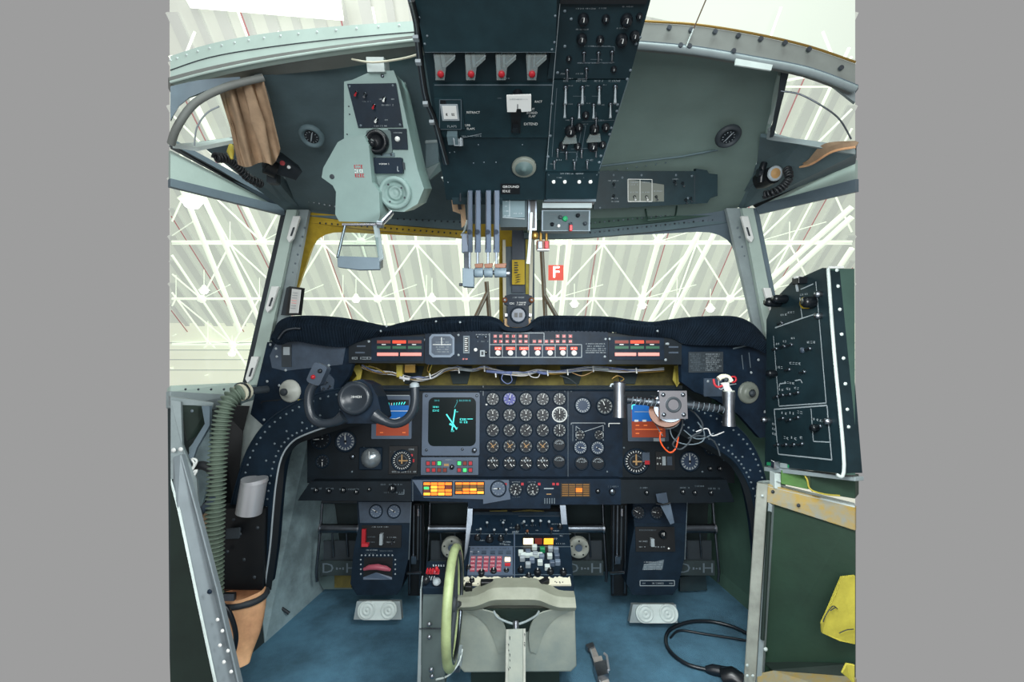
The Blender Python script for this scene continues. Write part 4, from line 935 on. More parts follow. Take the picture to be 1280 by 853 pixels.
if 1:
    t = cl
    m = WB(t); m.slab([Q(272, 636, 1.46), Q(332, 636, 1.48), Q(329, 738, 1.48), Q(262, 738, 1.46)], .05, 'black')
    for x, y in ((292, 650), (300, 668), (284, 690), (305, 700), (318, 722), (285, 672), (322, 660)): m.rivets([Q(x, y, 1.45)], (0, -1, 0), .006, 'dark', 8)
    m.slab([Q(282, 662, 1.445), Q(300, 660, 1.445), Q(299, 674, 1.445), Q(281, 675, 1.445)], .008, 'dark'); m.build('torque_box', t, .002)
    m = WB(t); c0 = Q(318, 600, 1.42); c1 = Q(311, 641, 1.42); m.cyl(c0, c1, .038, 'silverp', n=28).cyl(c0 + V((0, 0, .002)), c0 + V((.001, 0, -.010)), .0392, 'silverp', n=28); m.build('damper_cylinder', t)
    # boot
    m = WB(t); n = 24; vs = []; rows = [(738, 296, 33, 1.47), (752, 297, 33, 1.47), (775, 300, 27, 1.46), (795, 298, 25, 1.45), (812, 292, 24, 1.44), (826, 288, 26, 1.42)]
    for y, x, r_, Y in rows:
        for k in range(n):
            a_ = 2 * math.pi * k / n; rr = r_ / FP * Y * (1 + .07 * math.sin(3 * a_ + y * .05) + .04 * math.sin(7 * a_ + y * .08)); p = Q(x, y, Y); vs.append(p + V((math.cos(a_) * rr, math.sin(a_) * rr * .7, 0)))
    m.add(vs, [(j * n + k, j * n + (k + 1) % n, (j + 1) * n + (k + 1) % n, (j + 1) * n + k) for j in range(len(rows) - 1) for k in range(n)], 'leather', True); bt = m.build('leather_boot', t, sub=1)
    m = WB(t); pp = Q(297, 745, 1.47); m.tube([pp + V((math.cos(a_ * math.pi / 12) * .090, math.sin(a_ * math.pi / 12) * .065, 0)) for a_ in range(24)], .010, 'dark', 6, True).box(Q(284, 746, 1.39), (.05, .012, .022), 'dsteel'); m.build('boot_clamp', t)
    # yoke
    YW = Fr(Q(446, 498, 1.36), (1, 0, 0), (0, .12, 1)); YL = lambda x, y, h=0: YW.w(x, y, h)
    m = WB(t); m.prism(YW.poly([(426, 485), (432, 478), (450, 474), (462, 480), (470, 496), (474, 512), (476, 522), (470, 530), (430, 530), (422, 518)], .02), -.10, .006, 'navy', YW.M)
    yk = m.build('yoke_hub', t, .006, seg=2); yk['label'] = 'black yoke hub with a round cap'
    m = WB(t); m.lathe([(.048, 0), (.050, .006), (.050, .022), (.045, .028), (.036, .0285), (.034, .025), (0, .025)], 'yokeb', YW.M @ Matrix.Translation(YW.l(446, 498, .008)), 36)
    q = YW.l(446, 498, .0335); m.marks(q.x - .017, q.x + .017, q.y + .004, .006, 'white', .0338, YW.M, 3, 1.); m.build('hub_cap', t)
    for pts in ([(430, 521), (420, 527), (404, 529.5), (392, 524), (386.5, 512), (386, 497), (389, 486), (395, 478)], [(468, 519), (480, 526), (493, 530), (506, 526), (515, 516), (518.5, 503), (518.5, 490), (518, 482)]):
        m = WB(t); P_ = catmull([YL(x, y, .015) for x, y in pts], 5); m.tube(P_, [.0135 + .008 * max(0, 1 - i / 6) for i in range(len(P_))], 'yokeb', 12)
        if pts[-1][0] > 500: m.lathe([(.0145, -.006), (.0145, .004), (.008, .009), (0, .010)], 'dimw', axisT(P_[-1], P_[-1] - P_[-2]), 10)
        h = m.build('yoke_horn', t)
        if pts[-1][0] < 400:
            m = WB(t); A_ = YW.M; c = YW.l(398, 468, .02)
            Tm = A_ @ Matrix.Translation(c) @ Matrix.Rotation(math.radians(-22), 4, 'Z'); m.prism(rrect(-.022, -.032, .022, .032, .010), -.018, .012, 'slate', Tm)
            m.lathe([(.007, 0), (.006, .006), (0, .007)], 'red', Tm @ Matrix.Translation((-.006, -.012, .012)), 10).lathe([(.007, 0), (.006, .006), (0, .007)], 'knobblk', Tm @ Matrix.Translation((.006, .012, .012)), 10); m.build('grip_switch_box', t, .002)
    # right yoke: bare metal
    t = cr; YW2 = Fr(Q(840, 506, 1.36), (1, 0, 0), (0, .10, 1)); Tm = YW2.M
    m = WB(t); a = YW2.l(840, 506); sz = .042
    m.prism([(x + a.x, y + a.y) for x, y in [(-sz, -sz), (sz, -sz), (sz, sz), (-sz, sz)]] , .0, .012, 'chrome', Tm)
    m.lathe([(.024, .012), (.024, .016), (.017, .016), (.015, .006), (0, .004)], 'dark', Tm @ Matrix.Translation(a), 24)
    for dx, dy in ((-.03, -.03), (.03, -.03), (-.03, .03), (.03, .03)): m.lathe([(.007, .012), (.006, .017), (0, .018)], 'dsteel', Tm @ Matrix.Translation(a + V((dx, dy, 0))), 10)
    m.build('hub_plate', t, .002)
    m = WB(t); m.cyl(YW2.w(837, 509, -.005), YW2.w(836, 510, -.09), .046, 'dsteel', n=28).cyl(YW2.w(832, 514, -.02), YW2.w(832, 516, -.04), .050, 'wood', n=28); m.build('hub_barrel', t)
    for x0, y0, x1, y1, w0, w1 in ((822, 504, 783, 500, .013, .010), (857, 506, 908, 512, .014, .012)):
        m = WB(t); P_ = [YW2.w(x0 + (x1 - x0) * k / 8, y0 + (y1 - y0) * k / 8, -.01) for k in range(9)]; m.tube(P_, [w0 + (w1 - w0) * k / 8 + .0012 * ((k * 7) % 3 - 1) for k in range(9)], 'dsteel', 8)
        for k in range(1, 8): m.tube([P_[k] + V((0, -.011, -.011)), P_[k] + V((.003, -.015, 0)), P_[k] + V((.006, -.011, .012))], .0012, 'dimw2', 5)
        m.build('yoke_arm', t)
    for x, y0, y1 in ((774, 479, 522), (911, 490, 533)):
        m = WB(t); P_ = [YW2.w(x + (0 if x < 800 else -.0), y0 + (y1 - y0) * k / 8, 0) for k in range(9)]; m.tube(P_, [.0195, .0185, .0170, .0165, .016, .0165, .0175, .0185, .0195], 'steel', 20)
        m.tube([P_[0] + V((0, 0, .001)), P_[0] + V((0, 0, .004))], .017, 'discw' if x > 800 else 'dsteel', 16); g = m.build('yoke_grip', t)
    m = WB(t); m.tube(catmull([YW2.w(x, y, 0) for x, y in ((763, 484), (764, 481), (768, 480), (776, 479))], 4), .003, 'dimw', 6); m.build('grip_hook', t)
    m = WB(t); m.tube([YW2.w(911, 490, 0), YW2.w(908, 484, 0), YW2.w(906, 478, 0)], [.011, .010, .013], 'white', 12).tube(catmull([YW2.w(x, y, .01) for x, y in ((898, 474), (903, 471), (910, 472), (914, 477))], 4), .008, 'cream', 8)
    m.tube([YW2.w(916.5 + 3.6 * math.cos(a_), 474.5 + 3.6 * math.sin(a_), .012) for a_ in [k * .5236 for k in range(12)]], .003, 'red', 6, True).tube(catmull([YW2.w(x, y, .0) for x, y in ((892, 474), (893, 480), (897, 484), (904, 482))], 4), .0035, 'redcap', 6).tube(catmull([YW2.w(x, y, .0) for x, y in ((898, 476), (900, 487), (910, 482), (920, 480))], 4), .0015, 'dimw', 5).lathe([(.007, 0), (.006, .004), (0, .005)], 'dark', Tm @ Matrix.Translation(YW2.l(908, 475, .018)), 10)
    m.build('trigger_head', t)
m = MB()
for pts, k, r_ in (([(852, 520), (853, 532), (848, 545), (841, 556), (850, 562), (860, 555), (866, 545), (876, 540), (878, 530), (870, 518), (862, 512)], 'dark', .003), ([(840, 522), (838, 540), (846, 552), (862, 556), (878, 552), (880, 540), (872, 528)], 'dimw2', .002), ([(826, 540), (825, 550), (830, 560), (838, 566), (845, 560), (848, 545)], 'wireo', .0025),
                   ([(818, 520), (822, 530), (834, 536), (846, 532), (850, 524)], 'dimw', .0022), ([(870, 540), (884, 536), (890, 545), (905, 540)], 'wirew', .002), ([(860, 548), (875, 545), (890, 550), (897, 560), (900, 570)], 'dark', .0025), ([(855, 538), (868, 548), (880, 548), (892, 542)], 'dimw2', .002), ([(812, 515), (818, 528), (828, 545)], 'dimw2', .0016)):
    m.tube(catmull([Q(x, y, 1.40) for x, y in pts], 6), r_ , k, 6)
solo(m, 'loose_wires', 'tangle of grey and orange wires hanging below the right yoke hub', 'wires')
# ---------------------------------------------------------------- overhead panel
OF = Fr(Q(640, 248, 1.15), (1, 0, 0), (0, -.41, .20))
oh = thing('overhead_console', 'dark teal overhead switch panel hanging down the middle of the cockpit roof', 'switch panel', OF.M)
m = MB(); m.prism(OF.poly([(505, -30), (700, -30), (700, 0), (684, 212), (684, 250), (558, 250), (545, 165), (530, 66), (512, 0)]), -.10, 0, 'oh2')
m.prism(OF.poly([(541, 105), (693, 105), (688, 172), (548, 172)], .004), 0, .004, 'oh')
plin(m, OF, [(543, 106), (692, 106)], 1.5, 'dimw2', .004)
T_ = [('RETRACT', 591.5, 140.5, 3.), ('USB', 584.5, 156.5, 2.8), ('FLAPS', 588.5, 161, 2.8), ('RACT', 673, 127, 2.8), ('OUT', 664, 136.5, 3.), ('BOARD', 665, 141, 3.), ('FLAP', 665, 145.3, 3.), ('EXTEND', 663.5, 155, 3.4)]
for s, x, y, h_ in T_: ptext(m, OF, s, x, y, h_, 'white', .004, .88)
prect(m, OF, 626, 230, 650, 243, 'black', 0, .001)
ptext(m, OF, 'GROUND', 638.5, 233.5, 3.1, 'white', .001, .85); ptext(m, OF, 'IDLE', 633, 239, 3.1, 'white', .001, .85)
pmark(m, OF, 577, 602, 170, 1.4, 'dimw', .004); pmark(m, OF, 622, 628, 122.5, 1.6, 'dimw2', .004); plin(m, OF, [(578, 172), (602, 167)], .6, 'dimw', .004)
for x, y in ((562, 191), (568, 190), (598, 181), (653, 181), (592, 204), (605, 203), (620, 203), (636, 98), (633, 98), (690, 222), (560, 228)): scr(m, OF, [(x, y)], 1., 'dimw2')
m.build('panel_plate', oh)
m = MB(); m.prism(OF.poly([(513, -30), (697, -30), (694, 65), (531, 65)], .03), .0, .03, 'oh'); plin(m, OF, [(531, 65), (694, 65)], .6, 'dimw2', .0302)
for x, y in ((524, 22), (534, 45), (531, 55), (694, 20), (693, 53), (690, 62)): scr(m, OF, [(x, y)], 1.6, 'dimw2', .03)
m.build('cover_box', oh, .002)
for i, x in enumerate((550, 588, 626, 664)):
    m = MB(); m.prism(OF.poly([(x - 6.5, 66), (x + 19, 66), (x + 19, 70), (x + 8, 80), (x + 6, 96), (x - 5, 96)], .02), .012, .030, 'milky')
    d = m.build('switch_guard', oh, .001, None, 0); d['label'] = 'clear plastic switch guard'
    m = MB(); prect(m, OF, x - 4.5, 68, x - 1, 92, 'dimw', .018, .022); prect(m, OF, x + 3, 68, x + 5, 84, 'dimw', .016, .024); plin(m, OF, [(x + 6, 80), (x + 19, 69)], 1.6, 'dimw', .028); m.build('guard_frame', d)
    m = MB(); m.lathe([(.0062, 0), (.0062, .006), (.004, .008), (0, .008)], 'red', Matrix.Translation(OF.l(x + 1, 91, .026)), 14); m.build('guard_knob', d)
# flap placards and slider
m = MB(); prect(m, OF, 549, 124, 577, 162, 'oh', .004, .008); plin(m, OF, [(549.5, 124.5), (576.5, 124.5), (576.5, 161.5), (549.5, 161.5), (549.5, 124.5)], .8, 'dimw2', .0085); prect(m, OF, 553, 131, 572, 151, 'dimw', .008, .010); prect(m, OF, 555, 133, 570, 149, 'white', .010, .011); pmark(m, OF, 557.5, 569, 143, 3, 'black', .011); ptext(m, OF, 'FLAPS', 565, 158, 3, 'dimw', .008); prect(m, OF, 551, 125.5, 557, 130, 'black', .008, .009); m.build('flap_indicator', oh)
m = MB(); prect(m, OF, 639, 136, 651, 166, 'black', .004, .007); prect(m, OF, 641, 160, 648, 166, 'knobblk', .007, .02); m.build('slider_slot', oh)
m = MB(); m.prism(OF.poly([(633, 121), (664, 120), (664, 140), (652, 141), (651, 137), (646, 137), (645, 141), (634, 141)], .03), .024, .028, 'white'); pmark(m, OF, 637, 660, 124, 1.4, 'dimw', .028); m.lathe([(.010, 0), (.009, .02), (0, .022)], 'knobblk', Matrix.Translation(OF.l(647, 117, .004)), 14); plin(m, OF, [(647, 130), (647, 137)], 1, 'dark', .028); m.build('slider_knob', oh)
m = MB(); p = OF.l(655, 208); m.lathe([(.029, 0), (.029, .006), (.027, .008), (0, .008)], 'discg', Matrix.Translation(p), 28).lathe([(.021, .008), (.020, .010), (.008, .010), (.006, .014), (0, .014)], 'hudd', Matrix.Translation(p), 24); scr(m, OF, [(659, 217)], 1.4, 'white', .008); m.build('roller_disc', oh)
m = MB(); m.box(OF.l(566, 172, .012), (.022, .022, .02), 'ceil2').box(OF.l(573, 178, .016), (.02, .012, .008), 'dimw').tube([OF.l(567, 172, .02), OF.l(568, 182, .03), OF.l(576, 182, .03), OF.l(576, 172, .02)], .002, 'dimw', 6); m.build('latch', oh)
# right switch block
m = MB(); m.prism(OF.poly([(700, -30), (818, -30), (812, 0), (786, 96), (684, 96), (696, 0)]), -.09, .006, 'oh2'); m.prism(OF.poly([(692, 98), (784, 98), (749, 212), (681, 212)]), -.09, .006, 'oh'); m.prism(OF.poly([(683, 214), (749, 214), (745, 246), (682, 246)]), -.06, .008, 'oh2')
plin(m, OF, [(700, 4), (692, 96), (683, 212)], .8, 'dimw', .006); plin(m, OF, [(786, 98), (749, 212)], .8, 'dimw2', .006)
prect(m, OF, 700, -12, 812, 5, 'black', .006, .014)
for a in ((720, 745, 10.5, 1.5), (748, 758, 10, 1.5), (778, 792, 8, 1.4), (720, 736, 36.5, 1.4), (770, 786, 35, 1.4), (731, 763, 57.5, 1.3), (722, 766, 78.5, 1.3), (703, 713, 101, 2), (720, 735, 101, 2), (743, 754, 101, 2), (761, 776, 101, 2), (705, 716, 98, 1.2), (722, 735, 98.5, 1.2),
          (700, 706, 92, 1.5), (720, 730, 92, 1.5), (710, 718, 107, 1.2), (731, 737, 107, 1.2), (752, 758, 106, 1.2), (710, 716, 130, 1.2), (733, 738, 129, 1.2), (752, 756, 131, 1.2), (707, 716, 150, 1.2), (728, 735, 155, 1.2), (748, 755, 150, 1.2), (710, 718, 168, 1.2), (740, 752, 170, 1.2), (695, 702, 200, 1.4), (716, 722, 200, 1.4), (733, 741, 200, 1.4), (700, 716, 217, 1.4), (718, 730, 217, 1.4), (696, 702, 222, 1.2), (728, 734, 222, 1.2), (688, 692, 205, 1.2)): pmark(m, OF, a[0], a[1], a[2], a[3], 'dimw', .0085 if a[2] > 214 else .006)
for L in ([(740, 58), (768, 58), (768, 64)], [(722, 78), (768, 78)], [(738, 74), (752, 74), (752, 76)], [(716, 120), (731, 120), (731, 127)], [(740, 120), (751, 120)], [(727, 152), (768, 150)], [(745, 140), (745, 152)], [(705, 160), (732, 157), (727, 190)], [(714, 186), (742, 185)], [(727, 160), (718, 212)], [(700, 190), (720, 190), (722, 197)], [(696, 110), (690, 196)]): plin(m, OF, L, .55, 'dimw2', .006)
scr(m, OF, [(706, 14), (714, 24), (706, 58), (690, 62), (697, 91), (800, 20), (800, 47), (795, 55), (788, 88), (784, 99), (772, 131), (771, 139), (764, 160), (762, 168), (755, 183), (751, 195), (749, 203), (690, 130), (688, 170), (685, 196), (686, 218), (746, 218)], 2., 'dimw2', .006)
m.build('switch_block', oh, .001)
for x, y, r_ in ((729, 23, 7), (757, 23, 5), (783, 24, 7.5), (727, 48, 6.5), (750, 49, 5), (777, 49, 7.5), (793, 44, 6), (799, 20, 4), (711, 73, 3.5), (767, 86, 3.8), (732, 143, 4.5), (713, 162, 7), (724, 158, 5), (743, 160, 6), (757, 158, 5), (704, 181, 5.5), (722, 182, 4.5), (741, 181, 6.5), (753, 180, 4.5)): knob(oh, OF, x, y, r_, None, 0, .006)
for x, y in ((730, 66), (748, 66), (765, 65), (733, 86), (709, 88), (715, 148), (745, 148), (693, 202), (718, 203), (734, 202), (697, 187), (708, 190), (727, 188), (745, 187)): tog(oh, OF, x, y, TG, 1.1, .006)
for x, y in ((707, 109), (728, 109), (749, 109), (769, 108)): tog(oh, OF, x, y, TGL, 1.35, .006)
for x, y in ((706, 130), (724, 131), (742, 131), (763, 130)): tog(oh, OF, x, y, TGL, 1.15, .006)
for x, y in ((692, 227), (706, 227), (724, 227), (738, 227)): knob(oh, OF, x, y, 2.3, KNW, 0, .008)
# guards near the lower end of the block
for x, y in ((712, 172), (742, 170)):
    m = MB(); m.prism(OF.poly([(x - 9, y + 6), (x - 5, y - 2), (x + 8, y - 3), (x + 9, y + 5)], .012), .012, .018, 'milky'); m.build('switch_guard', oh)
# lower forward end: grey bars and small module
OB = Fr(Q(705, 265, 1.20), (1, 0, 0), (0, -.1, 1))
m = MB(T=OF.M.inverted() @ OB.M); prect(m, OB, 680, 246, 745, 252, 'frameg', -.03, .004); prect(m, OB, 678, 254, 740, 260, 'frame', -.03, .006); prect(m, OB, 680, 250, 742, 256, 'black', -.04, .0)
prect(m, OB, 677, 263, 738, 289, 'frameg', -.05, .0); prect(m, OB, 679, 264, 736, 288, 'oh', 0, .002)
pmark(m, OB, 686, 702, 268, 2, 'dark', .002); pmark(m, OB, 706, 716, 266, 2, 'dark', .002); pmark(m, OB, 722, 733, 270, 2, 'dark', .002)
for x, y, r_, k in ((690, 281, 2.4, 'knobblk'), (698, 283, 2, 'white'), (706, 274, 3.4, 'green'), (713, 281, 2.4, 'dark'), (722, 270, 2.6, 'knobblk'), (731, 280, 2.4, 'dark'), (700, 272, 2.4, 'dark')): p = OB.l(x, y, 0); m.lathe([(r_ * .0022, 0), (r_ * .002, .012), (0, .014)], k, Matrix.Translation(p), 10)
p = OB.l(713, 284, .004); m.box((p.x, p.y - .004, .01), (.008, .016, .014), 'red'); m.build('lower_module', oh, .001)
m = MB(T=OF.M.inverted() @ OB.M); prect(m, OB, 625, 248, 659, 284, 'oh', -.06, .0); prect(m, OB, 628, 251, 656, 272, 'ceil2', 0, .002)
for y in (252, 258, 264, 270): pmark(m, OB, 630, 636, y, 1.6, 'dimw', .002, .6)
plin(m, OB, [(637, 249), (637, 271)], .8, 'dimw', .002); pmark(m, OB, 642, 654, 267, 1.6, 'dimw', .002); plin(m, OB, [(628, 272), (656, 274)], .7, 'dimw', .002)
prect(m, OB, 660, 246, 671, 288, 'dsteel', -.06, -.01); prect(m, OB, 663, 248, 669, 285, 'black', -.01, -.005); m.build('quadrant_end', oh, .001)
m = MB(T=OF.M.inverted() @ OB.M); q = [OB.l(x, y, .0) for x, y in ((664, 266), (663, 290), (661, 320), (660, 330))]; m.tube(q, [.005, .004, .005, .006], 'pale', 8); m.build('lever', oh)
# bolt cluster hanging right of centre
m = MB()
for x in (676, 683): m.cyl(Q(x, 290, 1.25), Q(x, 302, 1.25), .004, 'brass', n=8)
m.box(Q(678.5, 307, 1.25), (.036, .02, .024), 'wood').box(Q(675, 307, 1.24), (.012, .02, .02), 'dsteel').box(Q(683, 307, 1.24), (.010, .02, .02), 'redcap').box(Q(679, 313, 1.25), (.034, .02, .004), 'white')
m.lathe([(0, -.014), (.010, -.008), (.011, .004), (0, .014)], 'brass', Matrix.Translation(Q(668.5, 294, 1.25)), 10)
solo(m, 'lock_block', 'small brown and red block hanging below the overhead panel right of the post', 'lock', bevel=.001)
# wires along the left edge of the overhead
m = MB()
for k in range(4):
    m.tube(catmull([Q(x + k * 1.3, y, Y - .01 * k) for x, y, Y in ((512, 0, .72), (519, 30, .78), (521, 55, .83), (525, 90, .88), (531, 125, .93), (541, 150, .97), (548, 175, 1.0), (556, 205, 1.05))], 4), .0035, ('dark', 'navy', 'dimw2', 'black')[k], 6)
for x, y, Y in ((523, 78, .84), (532, 130, .92), (540, 153, .95), (520, 48, .80)): m.box(Q(x, y, Y - .02), (.010, .010, .006), 'dimw')
m.tube(catmull([Q(x, y, Y) for x, y, Y in ((440, 74, 1.04), (465, 78, 1.0), (500, 74, .95), (524, 68, .86))], 5), .0022, 'cream', 6)
solo(m, 'overhead_wires', 'dark cable bundle with white ties down the left edge of the overhead panel', 'wires')
# throttle quadrant
tq = thing('throttle_levers', 'group of slate throttle levers hanging from the overhead panel with grey grips', 'levers', Matrix.Translation(Q(605, 330, 1.16)))
m = WB(tq); m.slab([Q(556, 196, 1.08), Q(630, 196, 1.08), Q(628, 256, 1.16), Q(566, 256, 1.16)], .05, 'oh2')
for x in (575, 588, 600, 612, 623): m.slab([Q(x, 212, 1.09), Q(x + 2, 212, 1.09), Q(x + 1.5, 252, 1.15), Q(x - .5, 252, 1.15)], .02, 'dsteel')
m.build('quadrant_cover', tq, .001)
for i, (x, w_, c) in enumerate(((587, 7, 'slate'), (597, 7.5, 'bezel'), (610, 7.5, 'bezel'), (620.5, 7.5, 'bezel'))):
    m = WB(tq); h = w_ / 2
    m.slab([Q(x - h + 1, 238, 1.12), Q(x + h, 238, 1.12), Q(x + h, 316, 1.18), Q(x - h, 316, 1.18)], .012, c); m.slab([Q(x - h + .6, 240, 1.115), Q(x - h + 1.8, 240, 1.115), Q(x - h + 1.8, 312, 1.172), Q(x - h + .6, 312, 1.172)], .006, 'steel')
    m.cyl(Q(x, 290, 1.165), Q(x, 290, 1.15), .006, 'navy', n=10)
    m.slab([Q(x - 1.6, 314, 1.18), Q(x + 1.6, 314, 1.18), Q(x + 1.4, 336, 1.18), Q(x - 1.4, 336, 1.18)], .006, 'dsteel'); lv = m.build('throttle_lever', tq, .0015)
    m = WB(tq)
    if i == 0:
        m.slab([Q(577, 292, 1.165), Q(585, 292, 1.165), Q(585, 316, 1.17), Q(577, 316, 1.17)], .02, 'bezel'); m.slab([Q(579.5, 314, 1.17), Q(585.5, 314, 1.17), Q(585.5, 336, 1.16), Q(580, 336, 1.16)], .014, 'dsteel')
        m.slab([Q(578, 335, 1.14), Q(592, 336, 1.14), Q(592, 359, 1.14), Q(578, 358, 1.14)], .03, 'frameg'); m.cyl(Q(574, 356, 1.15), Q(579, 356, 1.15), .004, 'dark', n=8)
    else:
        a, b = ((593, 604), (605, 616), (618, 633))[i - 1]
        m.tube([Q(a, 341, 1.15), Q(a + 1, 341, 1.15), Q((a + b) / 2, 341, 1.15), Q(b - 1, 341, 1.15), Q(b, 341, 1.15)], [.011, .013, .012, .013, .011], 'frameg', 16); m.slab([Q(a, 330, 1.15), Q(b, 329, 1.15), Q(b - 1, 335, 1.15), Q(a + 1, 335, 1.15)], .012, 'wood')
    m.build('lever_grip', lv, .001)
m = WB(tq); m.cyl(Q(588, 341, 1.16), Q(637, 341, 1.16), .006, 'dsteel', n=10); m.cyl(Q(632, 342, 1.155), Q(637, 342, 1.155), .009, 'steel', n=10); m.build('cross_shaft', tq)
# cream connector strip left of the throttle levers
m = MB(); m.slab([Q(563, 240, 1.24), Q(579, 242, 1.24), Q(583, 280, 1.28), Q(577, 285, 1.28), Q(576, 268, 1.27), Q(566, 264, 1.26)], .01, 'curtain'); m.slab([Q(570, 244, 1.235), Q(573, 244, 1.235), Q(577, 262, 1.255), Q(573, 262, 1.255)], .004, 'dark'); m.tube([Q(553, 222, 1.1), Q(558, 232, 1.15), Q(563, 246, 1.2)], .003, 'pale', 6); m.tube([Q(584, 276, 1.25), Q(580, 290, 1.22), Q(577, 294, 1.2)], .003, 'pale', 6)
solo(m, 'cable_bracket', 'tan perforated bracket beside the leftmost throttle lever', 'bracket')
# ---------------------------------------------------------------- head-up sight unit
HF = Fr(Q(470, 180, 1.10), (1, 0, 0), (0, -.34, 1))
hu = thing('head_up_display', 'pale grey green head up sight unit bolted to the roof at the upper left', 'head up display', HF.M)
m = MB(); m.prism(HF.poly([(440, 100), (462, 90), (492, 88), (498, 104), (522, 212), (530, 236), (522, 255), (505, 265), (488, 264), (478, 254), (476, 268), (430, 268), (430, 168), (430, 102)]), -.12, 0, 'hudg'); m.build('housing', hu, .008, seg=2)
m = MB(); m.prism(HF.poly([(432, 172), (455, 169), (461, 182), (465, 228), (474, 240), (475, 270), (472, 278), (424, 277), (419, 268), (420, 240), (416, 232), (402, 222), (404, 210), (422, 178)], .045), -.09, .045, 'hudg')
m.lathe([(.006, 0), (.006, .001), (0, .001)], 'dark', Matrix.Translation(HF.l(415, 221, .0455)), 10); a = HF.l(448, 214, .046)
for k in range(3): m.marks(a.x - .009, a.x + .012, a.y + .010 - k * .010, .008, 'redcap' if k != 1 else 'white', .0462, None, k, 1.)
m.build('optics_cover', hu, .012, seg=3)
m = MB(); m.prism(HF.poly([(434, 105), (495, 104), (504, 159), (448, 160)], .003), 0, .004, 'navy2')
pmark(m, HF, 468, 484, 157.5, 1.6, 'dimw', .004); pmark(m, HF, 475, 492, 131.5, 1.6, 'dimw', .004); pmark(m, HF, 453, 464, 127, 1.4, 'dimw2', .004); pmark(m, HF, 474, 478, 124, 1.6, 'dimw', .004); pmark(m, HF, 489, 493, 124, 1.6, 'dimw', .004); pmark(m, HF, 480, 485, 150, 1.4, 'dimw', .004); scr(m, HF, [(437, 108), (491, 107), (500, 156), (451, 157)], 1.5, 'dimw2', .004); m.build('control_plate', hu)
for x, y, me in ((446, 117, TGR), (457, 119, TG), (481, 124, TGW), (468, 133, TGR), (471, 150, TGW)): tog(hu, HF, x, y - 1, me, 1.1, .004)
m = MB(); m.prism(rrect(*HF.l2(461, 192), *HF.l2(489, 163), .006), 0, .006, 'hudd'); m.lathe([(.028, .004), (.029, .014), (.026, .024), (.020, .026), (.018, .016), (0, .016)], 'knobblk', Matrix.Translation(HF.l(473, 178)), 28).lathe([(.009, .016), (.008, .034), (0, .035)], 'knobblk', Matrix.Translation(HF.l(469, 180)), 12); m.build('rotary_selector', hu)
m = MB(); prect(m, HF, 487, 161, 508, 187, 'navy2', 0, .004); pmark(m, HF, 491, 504, 166, 1.4, 'dimw', .004); m.build('switch_plate', hu); knob(hu, HF, 497, 174, 3.2, KNW, 0, .004)
m = MB(); prect(m, HF, 465, 197, 502, 217, 'navy2', 0, .016, .003); pmark(m, HF, 474, 487, 205, 1.8, 'white', .016); plin(m, HF, [(497, 208), (497, 214), (499, 214)], .9, 'dimw', .016); prect(m, HF, 502, 203, 505, 212, 'dark', 0, .01); m.build('memory_box', hu, .001)
m = MB(); m.lathe([(.040, -.01), (.041, .012), (.038, .020), (.030, .020), (.028, .002), (.018, .002), (.017, .010), (.012, .010), (.010, .004), (.005, .006), (0, .006)], 'hudg', Matrix.Translation(HF.l(495, 241)), 32)
for x, y in ((488, 231), (504, 235), (490, 252), (508, 247)): m.lathe([(.0028, .0205), (0, .0205)], 'dark', Matrix.Translation(HF.l(x, y)), 8)
m.build('round_boss', hu)
m = MB(); scr(m, HF, [(478, 95)], 2.4, 'dsteel'); scr(m, HF, [(436, 133), (437, 143), (434, 168)], 1, 'dark'); prect(m, HF, 466, 191, 493, 196, 'ceil2', 0, .003); scr(m, HF, [(477, 193.5), (489, 193.5)], 1.4, 'dark', .003); m.build('fixing_screws', hu); MB().box(HF.l(473, 84, -.01), (.04, .03, .05), 'pale').build('roof_hook', hu)
m = WB(hu); gl_ = [Q(431, 283, 1.07), Q(472, 283, 1.07), Q(474, 322, 1.02), Q(422, 322, 1.02)]
m.add(gl_, [(0, 1, 2, 3)], 'plex'); m.build('combiner_glass', hu)
m = WB(hu); m.tube([gl_[0], gl_[3]], .0035, 'dsteel', 8); m.slab([Q(466, 281, 1.07), Q(473, 281, 1.07), Q(479, 322, 1.02), Q(473, 326, 1.02)], .006, 'frame'); m.tube([Q(426, 307, 1.045), Q(470, 307, 1.045)], .0016, 'dsteel', 6); m.tube([Q(428, 281, 1.07), Q(470, 281, 1.07)], .0035, 'chrome', 8)
m.slab([Q(421, 320, 1.02), Q(474, 322, 1.02), Q(474, 337, 1.02), Q(448, 337.5, 1.02), Q(422, 334, 1.02)], .012, 'frameg'); m.slab([Q(473, 323, 1.02), Q(479, 320, 1.045), Q(479, 335, 1.045), Q(473.5, 337, 1.02)], .004, 'steel'); m.build('combiner_frame', hu, .001)
m = WB(hu); m.tube([Q(475, 281, 1.06), Q(489, 266, 1.09)], .007, 'chrome', 10).cyl(Q(472, 280, 1.06), Q(479, 281, 1.06), .009, 'steel', n=12); m.build('swivel_arm', hu)
m = MB(); m.slab([Q(532, 175, 1.25), Q(548, 174, 1.25), Q(549, 204, 1.27), Q(531, 216, 1.27)], .03, 'ceil2').slab([Q(531, 175, 1.249), Q(549, 174, 1.249), Q(549, 178, 1.249), Q(531, 179, 1.249)], .03, 'frame').slab([Q(528, 212, 1.26), Q(550, 202, 1.26), Q(552, 214, 1.27), Q(530, 232, 1.27)], .02, 'hudd')
solo(m, 'mounting_bracket', 'grey box bracket between the sight unit and the overhead panel', 'bracket', bevel=.002)
